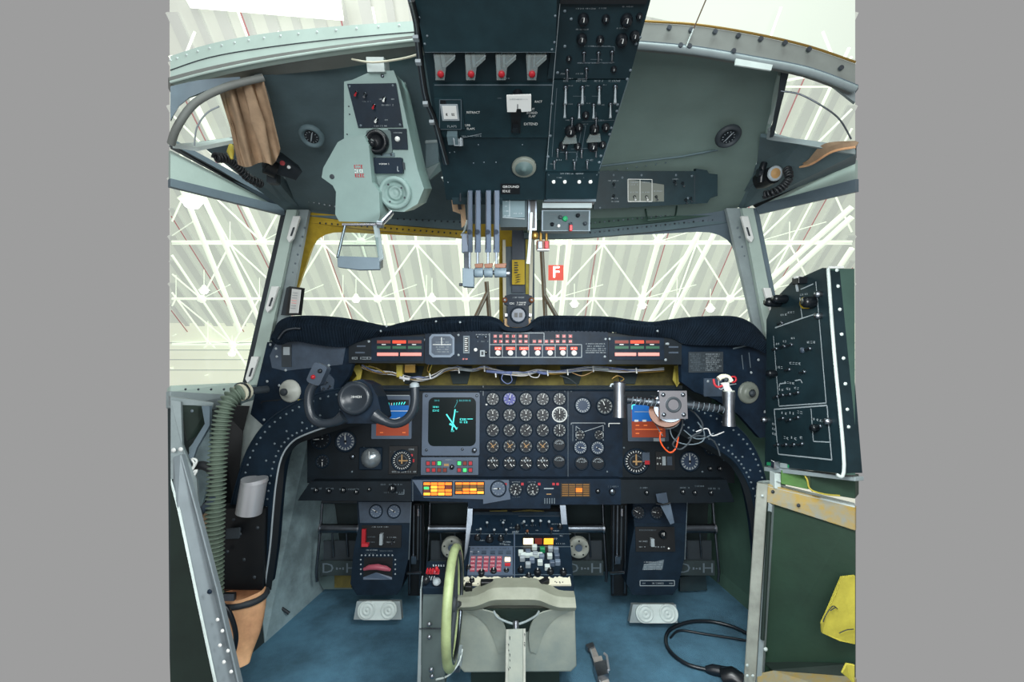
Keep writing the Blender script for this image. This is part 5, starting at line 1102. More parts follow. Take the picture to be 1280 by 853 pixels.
# ---------------------------------------------------------------- roof fittings
def vent(px, py, Y, lb, yt):
    f = Fr(Q(px, py, Y), (1, 0, 0), (0, -.62, .40)); t = thing('air_vent', lb, 'air vent', f.M)
    MB().lathe([(.036, 0), (.036, .004), (.030, .012), (.024, .010), (.021, .004), (0, .004)], 'ceil2' if px < 600 else 'dark', None, 28).build('vent_ring', t)
    m = MB().prism(circ(.020, 20), .004, .006, 'gface'); m.line((-.006, -.012), (.006, .012), .003, 'dimw', .0065)
    for k in range(12): a = k * .5236; m.line((math.cos(a) * .014, math.sin(a) * .014), (math.cos(a) * .018, math.sin(a) * .018), .0016, 'dimw', .0065)
    m.build('vent_dial', t)
vent(390, 170, 1.29, 'small round dial vent in the left roof lining beside the curtain', 0)
vent(910, 170, 1.29, 'small round black dial vent in the right roof lining', 0)
RF = Fr(Q(820, 235, 1.50), (1, 0, 0), (0, -.35, 1))
t = thing('roof_switch_panel', 'dark green roof switch panel above the right windshield with a white printed box', 'switch panel', RF.M)
m = MB(); m.prism(RF.poly([(742, 214), (870, 214), (870, 211), (884, 213), (886, 217), (897, 218), (897, 245), (888, 248), (884, 254), (742, 262)]), -.02, 0, 'oh')
m.prism(RF.poly([(784, 224), (830, 231), (830, 252), (785, 253)], .001), 0, .001, 'discg')
for L in ([(785, 224), (785, 252), (815, 252), (815, 224.5), (785, 224)], [(800, 224), (800, 252)]): plin(m, RF, L, .7, 'white', .001)
for a in ((787, 798, 228, 2), (787, 798, 231, 1.6), (802, 812, 228, 1.6), (787, 798, 240.5, 1.6), (802, 812, 240.5, 1.6), (817, 828, 239, 1.4), (759, 774, 226, 1.4), (764, 774, 248, 1.6), (764, 774, 252, 1.4), (840, 850, 224, 1.4)): pmark(m, RF, a[0], a[1], a[2], a[3], 'dimw', .001)
scr(m, RF, [(767, 219), (802, 219), (845, 219), (865, 220), (860, 248), (750, 260), (778, 222), (748, 216)], 1.6, 'dimw2'); plin(m, RF, [(868, 219), (868, 253)], .7, 'dark', 0); m.build('panel_plate', t, .001)
for x, y, me in ((767, 230, TG), (767, 245, TG), (793, 246, TGW), (808, 246, TGW), (820, 246, TG), (843, 227, TG), (853, 229, TG), (863, 248, TG), (857, 250, TG)): tog(t, RF, x, y, me, 1.3, .001)
solo(MB().tube(catmull([Q(807, 262, 1.70), Q(809, 274, 1.66), Q(813, 275, 1.65), Q(840, 272, 1.65), Q(844, 270, 1.66), Q(846, 258, 1.70)], 4), .0035, 'greens', 8), 'grab_loop', 'thin green wire loop hooked under the right windshield header', 'handle')
# curtain, left
m = MB(); top_ = []; bot_ = []
for k in range(41):
    u = k / 40; d = .016 * math.sin(u * 17) + .005 * math.sin(u * 41 + 1)
    top_.append(Q(271 + 56 * u, 104 - 10 * u, 1.06 + d * .5)); bot_.append(Q(298 + 58 * u - 30 * max(0, u - .8), 206 + 3 * math.sin(u * 9) - 75 * max(0, u - .72), 1.20 + d))
mid = [a.lerp(b, .5) + V((.008 * math.sin(k * .7), .01 * math.cos(k * .9), 0)) for k, (a, b) in enumerate(zip(top_, bot_))]
m.strip(top_, mid, .002, 'curtain'); m.strip(mid, bot_, .002, 'curtain')
solo(m, 'window_curtain', 'tan pleated curtain hanging beside the small upper left window', 'curtain')
m = MB(); L1 = catmull([Q(1069, 176, 1.1), Q(1030, 180, 1.15), Q(1010, 200, 1.24), Q(1000, 206, 1.3)], 6); L2 = catmull([Q(1069, 184, 1.09), Q(1040, 190, 1.14), Q(1015, 205, 1.23), Q(1000, 209, 1.3)], 6)
m.strip(L1, [a.lerp(b, .5) + V((0, -.01, 0)) for a, b in zip(L1, L2)], .003, 'curtain'); m.strip([a.lerp(b, .5) + V((0, -.01, 0)) for a, b in zip(L1, L2)], L2, .003, 'curtain'); m.tube(L2, .003, 'leather', 6)
solo(m, 'window_curtain', 'tan curtain gathered along the rail of the small upper right window', 'curtain')
m = MB(); m.tube([Q(289, 182, 1.18), Q(288, 190, 1.17), Q(290, 199, 1.17)], [.006, .009, .003], 'ytape', 8)
solo(m, 'curtain_tie', 'frayed yellow tie at the foot of the left curtain', 'tie')
# map lamp, left
t = thing('map_lamp', 'black map lamp with red ends clipped beside the left curtain', 'lamp', Matrix.Translation(Q(345, 205, 1.34)))
m = WB(t); m.tube([Q(331, 196, 1.30), Q(350, 205, 1.33), Q(371, 216, 1.38)], [.034, .036, .026], 'dark', 4); m.tube([Q(332, 206, 1.30), Q(345, 212, 1.32)], .026, 'black', 12); m.box(Q(342, 222, 1.36), (.03, .03, .04), 'dark'); m.build('lamp_body', t, .003)
m = WB(t); m.tube([Q(326, 196, 1.275), Q(334, 190, 1.275)], .016, 'red', 12); m.build('red_lens', t)
m = WB(t); m.cyl(Q(353, 204, 1.285), Q(353, 204, 1.275), .007, 'red', n=10).cyl(Q(361, 209, 1.31), Q(361, 209, 1.30), .005, 'white', n=8).cyl(Q(338, 194, 1.265), Q(338, 194, 1.258), .004, 'white', n=8); m.build('lamp_button', t)
def coil(pts, R, r, turns, lb, k='rubber'):
    P_ = catmull([Q(*p) for p in pts], 10); n = turns * 10; out = []
    for i in range(n):
        u = i / (n - 1) * (len(P_) - 1); j = min(int(u), len(P_) - 2); p = P_[j].lerp(P_[j + 1], u - j); d = (P_[j + 1] - P_[j]); x, y, _ = basis(d); a = i * .628
        out.append(p + (x * math.cos(a) + y * math.sin(a)) * R)
    solo(MB().tube(out, r, k, 5), 'coiled_cord', lb, 'cord')
coil([(270, 197, 1.2), (285, 199, 1.24), (297, 208, 1.28), (310, 222, 1.33), (326, 230, 1.38)], .010, .0042, 17, 'black coiled cord trailing from the left curtain to the map lamp')
coil([(984, 212, 1.30), (986, 222, 1.28), (980, 232, 1.28), (968, 240, 1.28), (955, 244, 1.3)], .009, .0038, 14, 'black coiled cord looping below the right map lamp')
t = thing('map_lamp', 'black map lamp with a round pale lens at the upper right window corner', 'lamp', Matrix.Translation(Q(965, 222, 1.36)))
m = WB(t); m.tube([Q(945, 228, 1.42), Q(955, 224, 1.40), Q(966, 219, 1.36)], [.022, .028, .026], 'black', 14); m.tube([Q(951, 228, 1.38), Q(953, 210, 1.37), Q(955, 204, 1.37)], .010, 'knobblk', 10); m.cyl(Q(947, 216, 1.37), Q(951, 216, 1.37), .012, 'dsteel', n=12); m.build('lamp_body', t, .001)
m = WB(t); m.lathe([(.022, 0), (.022, .006), (.017, .008), (.012, .004), (0, .003)], 'dimw', axisT(Q(968, 217, 1.335), V((.05, -1, -.25))), 20); m.lathe([(.016, .006), (0, .010)], 'tan', axisT(Q(968, 217, 1.335), V((.05, -1, -.25))), 20); m.build('lamp_lens', t)
# ---------------------------------------------------------------- centre pedestal
DF = Fr(Q(640, 736, 1.38), (1, 0, 0), (0, .30, .106))
pd = thing('centre_pedestal', 'low centre pedestal crowded with radio panels, keypad and lit amber captions', 'pedestal', DF.M)
m = MB(); m.prism(DF.poly([(567, 742), (718, 742), (714, 690), (708, 640), (592, 640), (584, 690)]), -.08, 0, 'navy2')
for y in (668, 684, 719): plin(m, DF, [(586, y), (714, y)], .8, 'dimw2', 0)
plin(m, DF, [(643, 665), (643, 725)], 1.4, 'bezel', .001)
rd = random.Random(2)
for k in range(26): x = rd.uniform(590, 700); y = rd.uniform(646, 682); pmark(m, DF, x, x + rd.uniform(4, 9), y, 1.3, 'dimw', 0, .8)
m.build('pedestal_top', pd)
m = MB(); prect(m, DF, 584, 683, 641, 719, 'bezel', 0, .008); pmark(m, DF, 588, 636, 686, 1.6, 'dark', .008); pmark(m, DF, 588, 600, 690, 1.2, 'white', .008); kp = m.build('keypad_unit', pd, .001)
for i in range(5):
    for j in range(4):
        x = 591.5 + i * 8.2 - j * .35; y = 697.5 + j * 4.9; mm = MB(); prect(mm, DF, x - 3.1, y - 2., x + 3.1, y + 1.8, 'pink', .008, .012); pmark(mm, DF, x - 2.4, x + 2.4, y - .2, 1.1, 'white', .012, 1.); mm.build('key', kp)
m = MB(); prect(m, DF, 631, 697, 638, 701, 'lampw', .008, .012); m.build('key_light', kp); m = MB(); prect(m, DF, 631, 704, 638, 707, 'redcap', .008, .012); m.build('key_light', kp)
for x in (594, 605, 616, 626, 636): m = MB(); prect(m, DF, x - 3, 688.5, x + 3, 692, 'slate', .008, .013); m.build('key', kp)
# lit captions
for x0, x1, k in ((653.5, 667, 'lampw'), (668, 678, 'reddim'), (679, 692, 'amber2')):
    m = MB(T=Matrix.Translation((0, 0, .0))); a = DF.l2(x0, 681); b = DF.l2(x1, 681)
    m.box(((a[0] + b[0]) / 2, a[1] + .006, .014), (b[0] - a[0], .012, .028), 'black').box(((a[0] + b[0]) / 2, a[1] - .001, .015), ((b[0] - a[0]) * .9, .004, .024), k); m.build('caption_light', pd)
# switches and knobs
for x, y in ((601, 662), (609, 654), (618, 663), (629, 654), (633, 663)): put('lever_switch', MB().cyl((0, 0, 0), (0, -.002, .022), .002, 'steel', n=6).lathe([(0, -.005), (.0045, -.002), (.0045, .002), (0, .005)], 'dimw', Matrix.Translation((0, -.003, .026)), 8).mesh('lever_switch'), pd, DF.l(x, y + 6))
for x, y in ((655, 652), (665.5, 651), (675.5, 651), (686, 652), (659, 664), (689, 661)): put('lever_switch', MB().cyl((0, 0, 0), (0, -.002, .026), .0022, 'steel', n=6).lathe([(0, -.005), (.005, -.002), (.005, .003), (0, .006)], 'dimw' if y < 655 else 'wood', Matrix.Translation((0, -.003, .03)), 8).mesh('lever_switch'), pd, DF.l(x, y + 8))
for x, y, r_ in ((597, 674, 4), (612, 676, 5), (626, 675, 4), (602, 719, 5), (617, 717, 5), (633, 716, 4), (651, 714, 4), (672, 717, 4.5), (688, 716, 4.5), (704, 717, 4.5), (586, 712, 4), (700, 660, 3.5), (647, 661, 3.5), (590, 728, 4), (661, 722, 4)): knob(pd, DF, x, y, r_)
for i, (x, y) in enumerate(((668, 687), (678, 690), (688, 689), (695, 690), (651, 694), (660, 693), (669, 696), (677, 699), (687, 698), (696, 698), (653, 701), (665, 703), (675, 706), (690, 707), (660, 709), (697, 706), (684, 712))):
    p = DF.l(x, y); MB().box((0, 0, .009), (.017, .013, .018), ('pale', 'bezel2', 'dimw', 'bezel', 'green')[4 if i == 1 else (i * 7) % 4]).build('push_key', pd, .0015, p)
m = MB(); prect(m, DF, 651, 690.5, 678, 694.5, 'pale', .001, .012); m.build('paper_strip', pd)
# ragged pale foam strips in front
rd = random.Random(9)
for x0, x1 in ((580, 640), (650, 712)):
    pts = [(x0 + (x1 - x0) * k / 24, 724 + rd.uniform(-1.8, 1.2)) for k in range(25)]; m = MB(); m.prism(DF.poly(pts + [(x1 + 2, 733), (x0 - 2, 733)]), 0, .006, 'cream')
    for k in range(16): x = rd.uniform(x0, x1); m.box(DF.l(x, rd.uniform(726, 732), .007), (.003, .002, .003), 'dark')
    m.build('foam_strip', pd)
for x, y, w_, a in ((609, 733, .040, 0), (586, 738, .022, 0), (680, 732, .032, .5)): MB().box((0, 0, .012), (w_, .016, .022), 'black', Matrix.Translation(DF.l(x, y)) @ Matrix.Rotation(a, 4, 'Z')).build('rubber_block', pd, .002)
# upper recess behind: dark rack below the main panel
m = MB(); m.slab([Q(588, 637, 1.74), Q(708, 637, 1.74), Q(712, 672, 1.74), Q(586, 672, 1.74)], .02, 'black'); m.tube([Q(612, 640, 1.72), Q(634, 639, 1.72)], .004, 'olive', 6); m.tube([Q(640, 641, 1.72), Q(660, 638.5, 1.72), Q(680, 640, 1.72)], .004, 'olive', 6)
m.slab([Q(585, 632, 1.66), Q(591, 632, 1.66), Q(588, 700, 1.60), Q(580, 700, 1.60)], .012, 'dsteel'); m.slab([Q(700, 632, 1.66), Q(707, 632, 1.66), Q(713, 705, 1.60), Q(706, 705, 1.60)], .012, 'dsteel')
m.slab([Q(600, 650, 1.68), Q(636, 650, 1.68), Q(640, 668, 1.66), Q(596, 668, 1.66)], .01, 'navy2'); m.slab([Q(648, 645, 1.68), Q(700, 645, 1.68), Q(704, 668, 1.66), Q(648, 668, 1.66)], .01, 'navy2')
solo(m, 'pedestal_frame', 'steel side channels and dark backing standing behind the centre pedestal', 'frame')
# front stowage box
t = thing('stowage_box', 'scuffed grey green metal box with a creased front below the pedestal', 'box', Matrix.Translation((0.01, 1.45, .07)))
m = WB(t); m.slab([Q(572, 762, 1.355), Q(719, 763, 1.355), Q(721, 834, 1.35), Q(714, 841, 1.35), Q(580, 842, 1.35), Q(574, 836, 1.35)], .20, 'boxg'); m.build('box_body', t, .006, seg=2)
WB(t).box((.01, 1.47, .045), (.28, .12, .09), 'dgreen').build('box_foot', t)
m = WB(t); A = catmull([Q(x, y, 1.34) for x, y in ((568, 747), (590, 746), (602, 742), (612, 737), (622, 735), (645, 734.5), (668, 735), (678, 738), (688, 743), (700, 746.5), (719, 747))], 3); B = catmull([Q(x, y, 1.335) for x, y in ((568, 763), (590, 763), (602, 761), (612, 758), (622, 757), (645, 757), (668, 757), (678, 758.5), (688, 762), (700, 764), (719, 764))], 3)
C_ = [a.lerp(b, .45) + V((0, -.022, 0)) for a, b in zip(A, B)]; m.strip(A, C_, .012, 'boxe'); m.strip(C_, B, .012, 'boxe'); m.strip([a + V((0, .05, .002)) for a in A], A, .01, 'boxe'); m.build('rolled_lip', t)
m = WB(t)
m.slab([Q(604, 763, 1.338), Q(690, 763, 1.338), Q(674, 773, 1.345), Q(660, 790, 1.35), Q(632, 790, 1.35), Q(620, 773, 1.345)], .006, 'dgreen')  # dark green sheet stands in for the shade in the V recess
for s in (-1, 1):
    A = catmull([Q(647 + s * 44, 763, 1.334), Q(647 + s * 28, 768, 1.325), Q(647 + s * 18, 780, 1.325), Q(647 + s * 14, 796, 1.335), Q(647 + s * 16, 815, 1.345)], 4); B = catmull([Q(647 + s * 68, 764, 1.35), Q(647 + s * 50, 772, 1.35), Q(647 + s * 38, 784, 1.35), Q(647 + s * 30, 800, 1.35), Q(647 + s * 24, 818, 1.348)], 4)
    m.strip(A, B, .004, 'boxg'); 
m.build('creased_front', t, 0)
m = WB(t); m.tube(catmull([Q(617, 764, 1.33), Q(622, 772, 1.325), Q(634, 778, 1.32), Q(645, 781, 1.315)], 4), .0035, 'frame', 6); m.tube(catmull([Q(674, 764, 1.33), Q(670, 770, 1.325), Q(658, 777, 1.32), Q(647, 781, 1.315)], 4), .0035, 'frame', 6); m.tube([Q(645, 776, 1.31), Q(645, 790, 1.30)], [.008, .010], 'steel', 10); m.build('handle_linkage', t)
m = MB(); m.slab([Q(634, 787, 1.29), Q(656, 786, 1.29), Q(656, 862, 1.20), Q(633, 862, 1.20)], .02, 'boxg'); m.slab([Q(632.5, 787, 1.285), Q(636, 787, 1.285), Q(635, 862, 1.195), Q(631.5, 862, 1.195)], .02, 'rackm'); m.slab([Q(654, 786, 1.285), Q(657, 786, 1.285), Q(657, 862, 1.195), Q(654, 862, 1.195)], .02, 'rackm')
rd = random.Random(8)
for k in range(14): x = rd.choice((635, 636.5, 655)); y = rd.uniform(790, 850); m.slab([Q(x, y, 1.19), Q(x + 1.5, y + 1, 1.19), Q(x + 1, y + 4, 1.19)], .001, 'dark')
solo(m, 'seat_rail_bracket', 'worn grey channel bracket standing in front of the stowage box', 'bracket', bevel=.001)
# tiller box and wheel
t = thing('tiller_console', 'narrow grey green steering console left of the stowage box', 'console', Matrix.Translation(V((-.2, 1.25, 0.0))))
m = WB(t); m.slab([Q(529, 738, 1.20), Q(554, 738, 1.20), Q(556, 862, 1.19), Q(524, 862, 1.19)], .14, 'tbox'); m.slab([Q(524, 786, 1.188), Q(556, 786, 1.188), Q(556, 787.5, 1.188), Q(524, 787.5, 1.188)], .003, 'dark')
m.slab([Q(527, 738, 1.195), Q(529, 720, 1.24), Q(531, 722, 1.24), Q(526, 862, 1.18), Q(523, 862, 1.18)], .004, 'frame')
for x, y in ((536.5, 781), (536.5, 797), (539, 838), (540, 846)): p = Q(x, y, 1.185); m.rivets([p], (0, -1, 0), .0065, 'steel', 10)
m.build('console_body', t, .003)
m = WB(t); m.slab([Q(528, 735, 1.19), Q(556, 735, 1.19), Q(560, 702, 1.30), Q(534, 702, 1.30)], .02, 'navy2')
m.slab([Q(533, 718, 1.235), Q(549, 718, 1.235), Q(550, 712, 1.255), Q(534, 712, 1.255)], .001, 'redcap')
for k in range(4): m.tube([Q(533 + k * 3.4, 717, 1.225), Q(534.5 + k * 3.4, 711, 1.24)], .0025, 'red' if k < 3 else 'pink', 5); m.tube([Q(534 + k * 3, 721, 1.222), Q(532.5 + k * 3, 725, 1.205)], .0018, 'dimw', 5)
for k in range(5): m.slab([Q(541 + k * 3.2, 706, 1.275), Q(542.6 + k * 3.2, 706, 1.275), Q(542.6 + k * 3.2, 708.5, 1.27), Q(541 + k * 3.2, 708.5, 1.27)], .001, 'dimw')
m.build('switch_top', t, .002)
m = WB(t); m.lathe([(.011, 0), (.010, .006), (0, .008)], 'dimw', axisT(Q(546, 728, 1.2), V((0, -.5, 1))), 12).lathe([(.009, 0), (.009, .014), (0, .016)], 'knobblk', axisT(Q(533, 727, 1.2), V((0, -.5, 1))), 12).lathe([(.006, 0), (.005, .010), (0, .012)], 'red', axisT(Q(546, 713, 1.235), V((0, -.5, 1))), 10); m.build('switch_knob', t)
wc = Q(567, 756, 1.23); t = thing('steering_tiller', 'pale green steering wheel seen edge on beside the grey console', 'steering wheel', Matrix.Translation(wc))
ring_ = [(V((0, math.cos(a), math.sin(a))) * .142) for a in [k * math.pi / 24 for k in range(48)]]
MB().tube(ring_, .0125, 'tiller', 12, True).build('rim', t)
m = MB(); m.tube([q * .93 + V((.007, 0, 0)) for q in ring_], .006, 'dsteel', 8, True)
m.build('rim_liner', t)
for k in range(3):
    a = math.radians(90 + 120 * k); MB().tube([V((.004, math.cos(a) * .02, math.sin(a) * .02)), V((.004, math.cos(a) * .135, math.sin(a) * .135))], .008, 'dark', 8).build('spoke', t)
MB().cyl((-.008, 0, 0), (.008, 0, 0), .026, 'dark', n=20).build('hub', t)
m = MB(); m.tube(catmull([Q(578, 812, 1.25), Q(573, 830, 1.22), Q(560, 845, 1.2), Q(545, 850, 1.18)], 5), .0025, 'pale', 6).box(Q(574, 820, 1.25), (.016, .03, .04), 'frame').box(Q(571, 832, 1.25), (.02, .03, .02), 'dsteel')
solo(m, 'tiller_mount', 'short steel mount and cable end at the foot of the steering wheel', 'mount')
# ---------------------------------------------------------------- rudder pedals
def pedal(px, lb, disc=True):
    Y = 1.86; c = Q(px, 690, Y); t = thing('rudder_pedal', lb, 'rudder pedal', Matrix.Translation(c), 'rudder pedals in the leg wells')
    s = Y / FP
    def L(x, y, d=0.): return V((x * s, d, -y * s))
    MB().cyl(L(-22, -29), L(24, -29), .018, 'dsteel', n=20).cyl(L(-24, -29), L(-22, -29), .022, 'steel', n=20).cyl(L(24, -29), L(26, -29), .022, 'steel', n=20).build('tread_bar', t)
    m = MB()
    for s_ in (-1, 1): m.tube([L(24.5 * s_ + 1, -60, .02), L(24.5 * s_ + 1, -29), L(27 * s_ + 1, 22, -.02), L(26 * s_ + 1, 34, -.02)], .006, 'dsteel', 8)
    m.tube([L(-24, -60, .02), L(26, -60, .02)], .008, 'dark', 8); m.build('pedal_frame', t)
    m = MB(); m.box(L(1, 20), (48 * s, .012, 18 * s), 'walld'); T = axisT(L(1, 20, -.0065), V((0, -1, 0)), V((0, 0, 1)))
    m.text('D', .058, (-.048, 0), 'dimw2', .001, T, 1.25).text('H', .058, (.050, 0), 'dimw2', .001, T, 1.25).box((-.01, 0, .001), (.008, .010, .002), 'dimw2', T).box((.003, 0, .001), (.008, .006, .002), 'dimw2', T).box((.016, 0, .001), (.008, .010, .002), 'dimw2', T)
    m.build('name_plate', t, .001)
    m = MB(); m.box(L(1, 3, .03), (48 * s, .008, 26 * s), 'dark'); m.tube([L(-10, -22, .01), L(-8, 8, .01)], .004, 'dsteel', 6); m.tube([L(8, -22, .01), L(10, 8, .01)], .004, 'dsteel', 6); m.build('back_plate', t)
    if disc:
        m = MB(); T = axisT(L(-6 if px > 600 else 5, -6, -.012), V((0, -1, 0)), V((0, 0, 1))); m.lathe([(.043, -.02), (.043, 0), (.040, .004), (.018, .004), (.016, -.004), (0, -.004)], 'rackm', T, 28)
        for k in range(5): a = k * 1.2566 + .3; m.lathe([(.004, .0045), (0, .0045)], 'black', T @ Matrix.Translation((math.cos(a) * .031, math.sin(a) * .031, 0)), 8)
        m.prism(circ(.015, 16), -.003, .0, 'bezel', T); m.build('wheel_disc', t)
pedal(424, 'dark rudder pedal at the far left, outboard of the left switch column', False)
pedal(560, 'rudder pedal with a pale round disc just left of the centre pedestal')
pedal(729, 'rudder pedal with a pale round disc just right of the centre pedestal')
pedal(868, 'dark rudder pedal at the far right, outboard of the right switch column', False)
# vertical control rods beside pedals
for xs, lb in (((512, 516.5, 522, 525), 'dark bay of upright steel rods between left switch column and pedal'), ((766, 771, 776, 781), 'dark bay of upright steel rods left of the right switch column')):
    m = MB(); s = xs[0]; m.slab([Q(s - 2, 630, 1.80), Q(s + 18, 630, 1.80), Q(s + 18, 745, 1.80), Q(s - 2, 745, 1.80)], .01, 'black')
    for k, x in enumerate(xs): m.tube([Q(x + 1, 632, 1.77), Q(x, 742 if k in (0, 3) else 700, 1.77)], .004, ('dsteel', 'steel', 'dark', 'dsteel')[k], 6)
    m.cyl(Q(xs[2] + 1, 636, 1.76), Q(xs[2] + 1, 645, 1.76), .006, 'chrome', n=8); m.box(Q(xs[1] + 1, 700, 1.76), (.02, .01, .03), 'dsteel'); m.tube([Q(s - 3, 717, 1.74), Q(s + 14, 716, 1.70)], .005, 'steel', 6)
    solo(m, 'control_rods', lb, 'rods')
m = MB(); m.slab([Q(396, 722, 1.95), Q(440, 716, 1.95), Q(440, 737, 1.93), Q(404, 737, 1.93)], .02, 'hudd'); m.slab([Q(418, 718, 1.94), Q(440, 717, 1.94), Q(439, 735, 1.92), Q(418, 735, 1.92)], .01, 'olive')
solo(m, 'heel_plate', 'dull metal heel plate on the floor below the far left pedal', 'plate')
m = MB(); m.slab([Q(850, 722, 1.95), Q(882, 718, 1.95), Q(884, 738, 1.93), Q(850, 740, 1.93)], .02, 'oh')
solo(m, 'heel_plate', 'dark green heel plate on the floor below the far right pedal', 'plate')
# ---------------------------------------------------------------- switch columns with floor lights
def swcol(s):
    mx = (lambda x: x) if s < 0 else (lambda x: x)
    X0_ = 440 if s < 0 else 785
    f = Fr(Q(X0_ + 36, 690, 1.74), (1, 0, 0), (0, .12, 1))
    t = thing('switch_column', ('dark blue switch column with a red guard, between left pedals', 'dark blue switch column with a white bordered placard, between right pedals')[s > 0], 'switch column', f.M)
    def x(v): return X0_ + v
    m = MB(); m.prism(f.poly([(x(6), 626), (x(75), 626), (x(72), 660), (x(70), 700), (x(62), 735), (x(56), 744), (x(6), 744), (x(-2), 730), (x(2), 690), (x(8), 660)]), -.16, 0, 'navy2')
    m.prism(f.poly([(x(8), 628), (x(74), 628), (x(73), 654), (x(10), 654)], .002), 0, .002, 'slate' if s < 0 else 'navy')
    plin(m, f, [(x(74), 628), (x(71), 700)], .8, 'dimw2', .002)
    m.build('column_body', t, .006, seg=2)
    if s < 0:
        dial(t, f, x(30), 639.5, 8, 'clear', 60, h=.002); dial(t, f, x(52.5), 639.5, 8, 'clear', 60, h=.002)
        m = MB(); prect(m, f, x(11), 657, x(62), 685, 'black', 0, .004); pmark(m, f, x(24), x(46), 659, 1.4, 'dimw', .004); pmark(m, f, x(20), x(29), 671.5, 1.3, 'dimw2', .004); pmark(m, f, x(20), x(29), 678, 1.3, 'dimw2', .004); pmark(m, f, x(44), x(56), 672, 1.4, 'dimw', .004); pmark(m, f, x(43), x(54), 678, 1.4, 'dimw', .004)
        pmark(m, f, x(17), x(32), 688, 1.6, 'dimw', .0); pmark(m, f, x(34), x(52), 689, 1.3, 'dimw2', .0); pmark(m, f, x(16), x(30), 692, 1.2, 'dimw2', .0); m.build('switch_plate', t)
        m = MB(); prect(m, f, x(11.5), 662, x(17), 684, 'red', .004, .016); prect(m, f, x(12), 680, x(20), 684, 'redcap', .004, .02); m.build('switch_guard', t, .001)
        m = MB(); prect(m, f, x(34), 668, x(38), 682, 'dimw', .004, .02); m.build('rocker_switch', t, .001); tog(t, f, x(51), 675, TG, 1.3, .004)
        m = MB(); prect(m, f, x(14), 697, x(51), 724, 'black', 0, .001)
        for k in range(9): scr(m, f, [(x(12 + k * 4.8), 694.5)], 1.1, 'dimw')
        for k in range(4): scr(m, f, [(x(11), 700 + k * 6), (x(54), 700 + k * 6)], 1.1, 'dimw')
        m.build('handle_recess', t)
        m = MB(); m.tube([f.l(x(15), 712, .012), f.l(x(22), 709.5, .018), f.l(x(32), 709, .02), f.l(x(42), 711, .018), f.l(x(48), 713, .012)], [.006, .010, .011, .010, .005], 'pink', 10); m.build('pull_handle', t)['label'] = 'pink pull handle'
        m = MB(); m.slab([f.l(x(14), 722, .002), f.l(x(30), 716, .006), f.l(x(50), 722, .002), f.l(x(50), 725, .004), f.l(x(14), 725, .004)], .002, 'bezel', None, f.l(x(30), 716, 5)); m.build('recess_flap', t)
    else:
        dial(t, f, x(13), 641, 8, 'dim', 60, h=.002); dial(t, f, x(36), 641, 8, 'dim', 80, h=.002)
        m = MB(); prect(m, f, x(10), 659, x(58), 690, 'black', 0, .004); pmark(m, f, x(14), x(36), 663, 1.6, 'dimw2', .004); pmark(m, f, x(14), x(24), 677, 1.6, 'dimw', .004); pmark(m, f, x(14), x(24), 684, 1.4, 'dimw', .004); pmark(m, f, x(34), x(46), 684, 1.6, 'dimw', .004); scr(m, f, [(x(51), 686)], 1.2, 'white', .004)
        m.prism(f.poly([(x(20), 706), (x(45), 700), (x(43), 712), (x(18), 713)], .001), 0, .001, 'dimw2')
        for k in range(4): pmark(m, f, x(20), x(43), 703 + k * 3, 1.5, 'dimw', .001)
        plin(m, f, [(x(15), 726), (x(58), 726), (x(58), 732.5), (x(15), 732.5), (x(15), 726)], .8, 'dimw', 0); pmark(m, f, x(30), x(44), 729.5, 1.8, 'dimw', 0); pmark(m, f, x(18), x(22), 729.5, 1.4, 'dimw', 0); pmark(m, f, x(50), x(56), 729.5, 1.4, 'dimw', 0); m.build('switch_plate', t)
        m = MB(); prect(m, f, x(29), 674, x(33), 684, 'dimw', .004, .018); m.build('rocker_switch', t, .001); knob(t, f, x(43), 668, 5, None, 0, .004)
    # floor light
    Fl = Fr(Q(X0_ + 33, 765, 1.70), (1, 0, 0), (0, .35, 1)); dx = 0 if s < 0 else 3
    l = thing('floor_light', ('silver twin lens floor light below the left switch column', 'silver twin lens floor light below the right switch column')[s > 0], 'floor light', Fl.M)
    def y_(v): return v + (0 if s < 0 else 4)
    m = MB(); m.prism(Fl.poly([(x(6), y_(752)), (x(60), y_(752)), (x(62), y_(775)), (x(2), y_(775))]), -.03, 0, 'frame'); m.build('mounting_plate', l, .002)
    a = Fl.l2(x(7 + dx), y_(774.5)); b = Fl.l2(x(57 + dx), y_(751)); m = MB(); m.prism(rrect(a[0], a[1], b[0], b[1], (b[1] - a[1]) * .48, 8), 0, .012, 'pale'); m.build('lamp_bezel', l, .003)
    for xx in (19 + dx, 46 + dx):
        T = Matrix.Translation(Fl.l(x(xx), y_(763), .012)); m = MB(); m.lathe([(.031, 0), (.030, .004), (.025, .005), (.024, .003), (.018, .003), (.017, .005), (.011, .005), (.010, .003), (.005, .003), (.004, .006), (0, .006)], 'pale', T, 28); m.build('lamp_lens', l)
swcol(-1); swcol(1)
# loose pale blue labels at right column
m = MB(); m.slab([Q(820, 618, 1.62), Q(833, 616, 1.62), Q(836, 632, 1.62), Q(822, 628, 1.62)], .003, 'slate'); m.slab([Q(826, 633, 1.62), Q(838, 630, 1.62), Q(843, 654, 1.66), Q(838, 656, 1.66)], .003, 'bezel2'); m.tube(catmull([Q(820, 630, 1.61), Q(828, 631, 1.61), Q(838, 629, 1.61)], 4), .003, 'black', 6)
solo(m, 'hanging_tag', 'pale blue paper tag hanging on a black loop above the right switch column', 'tag')
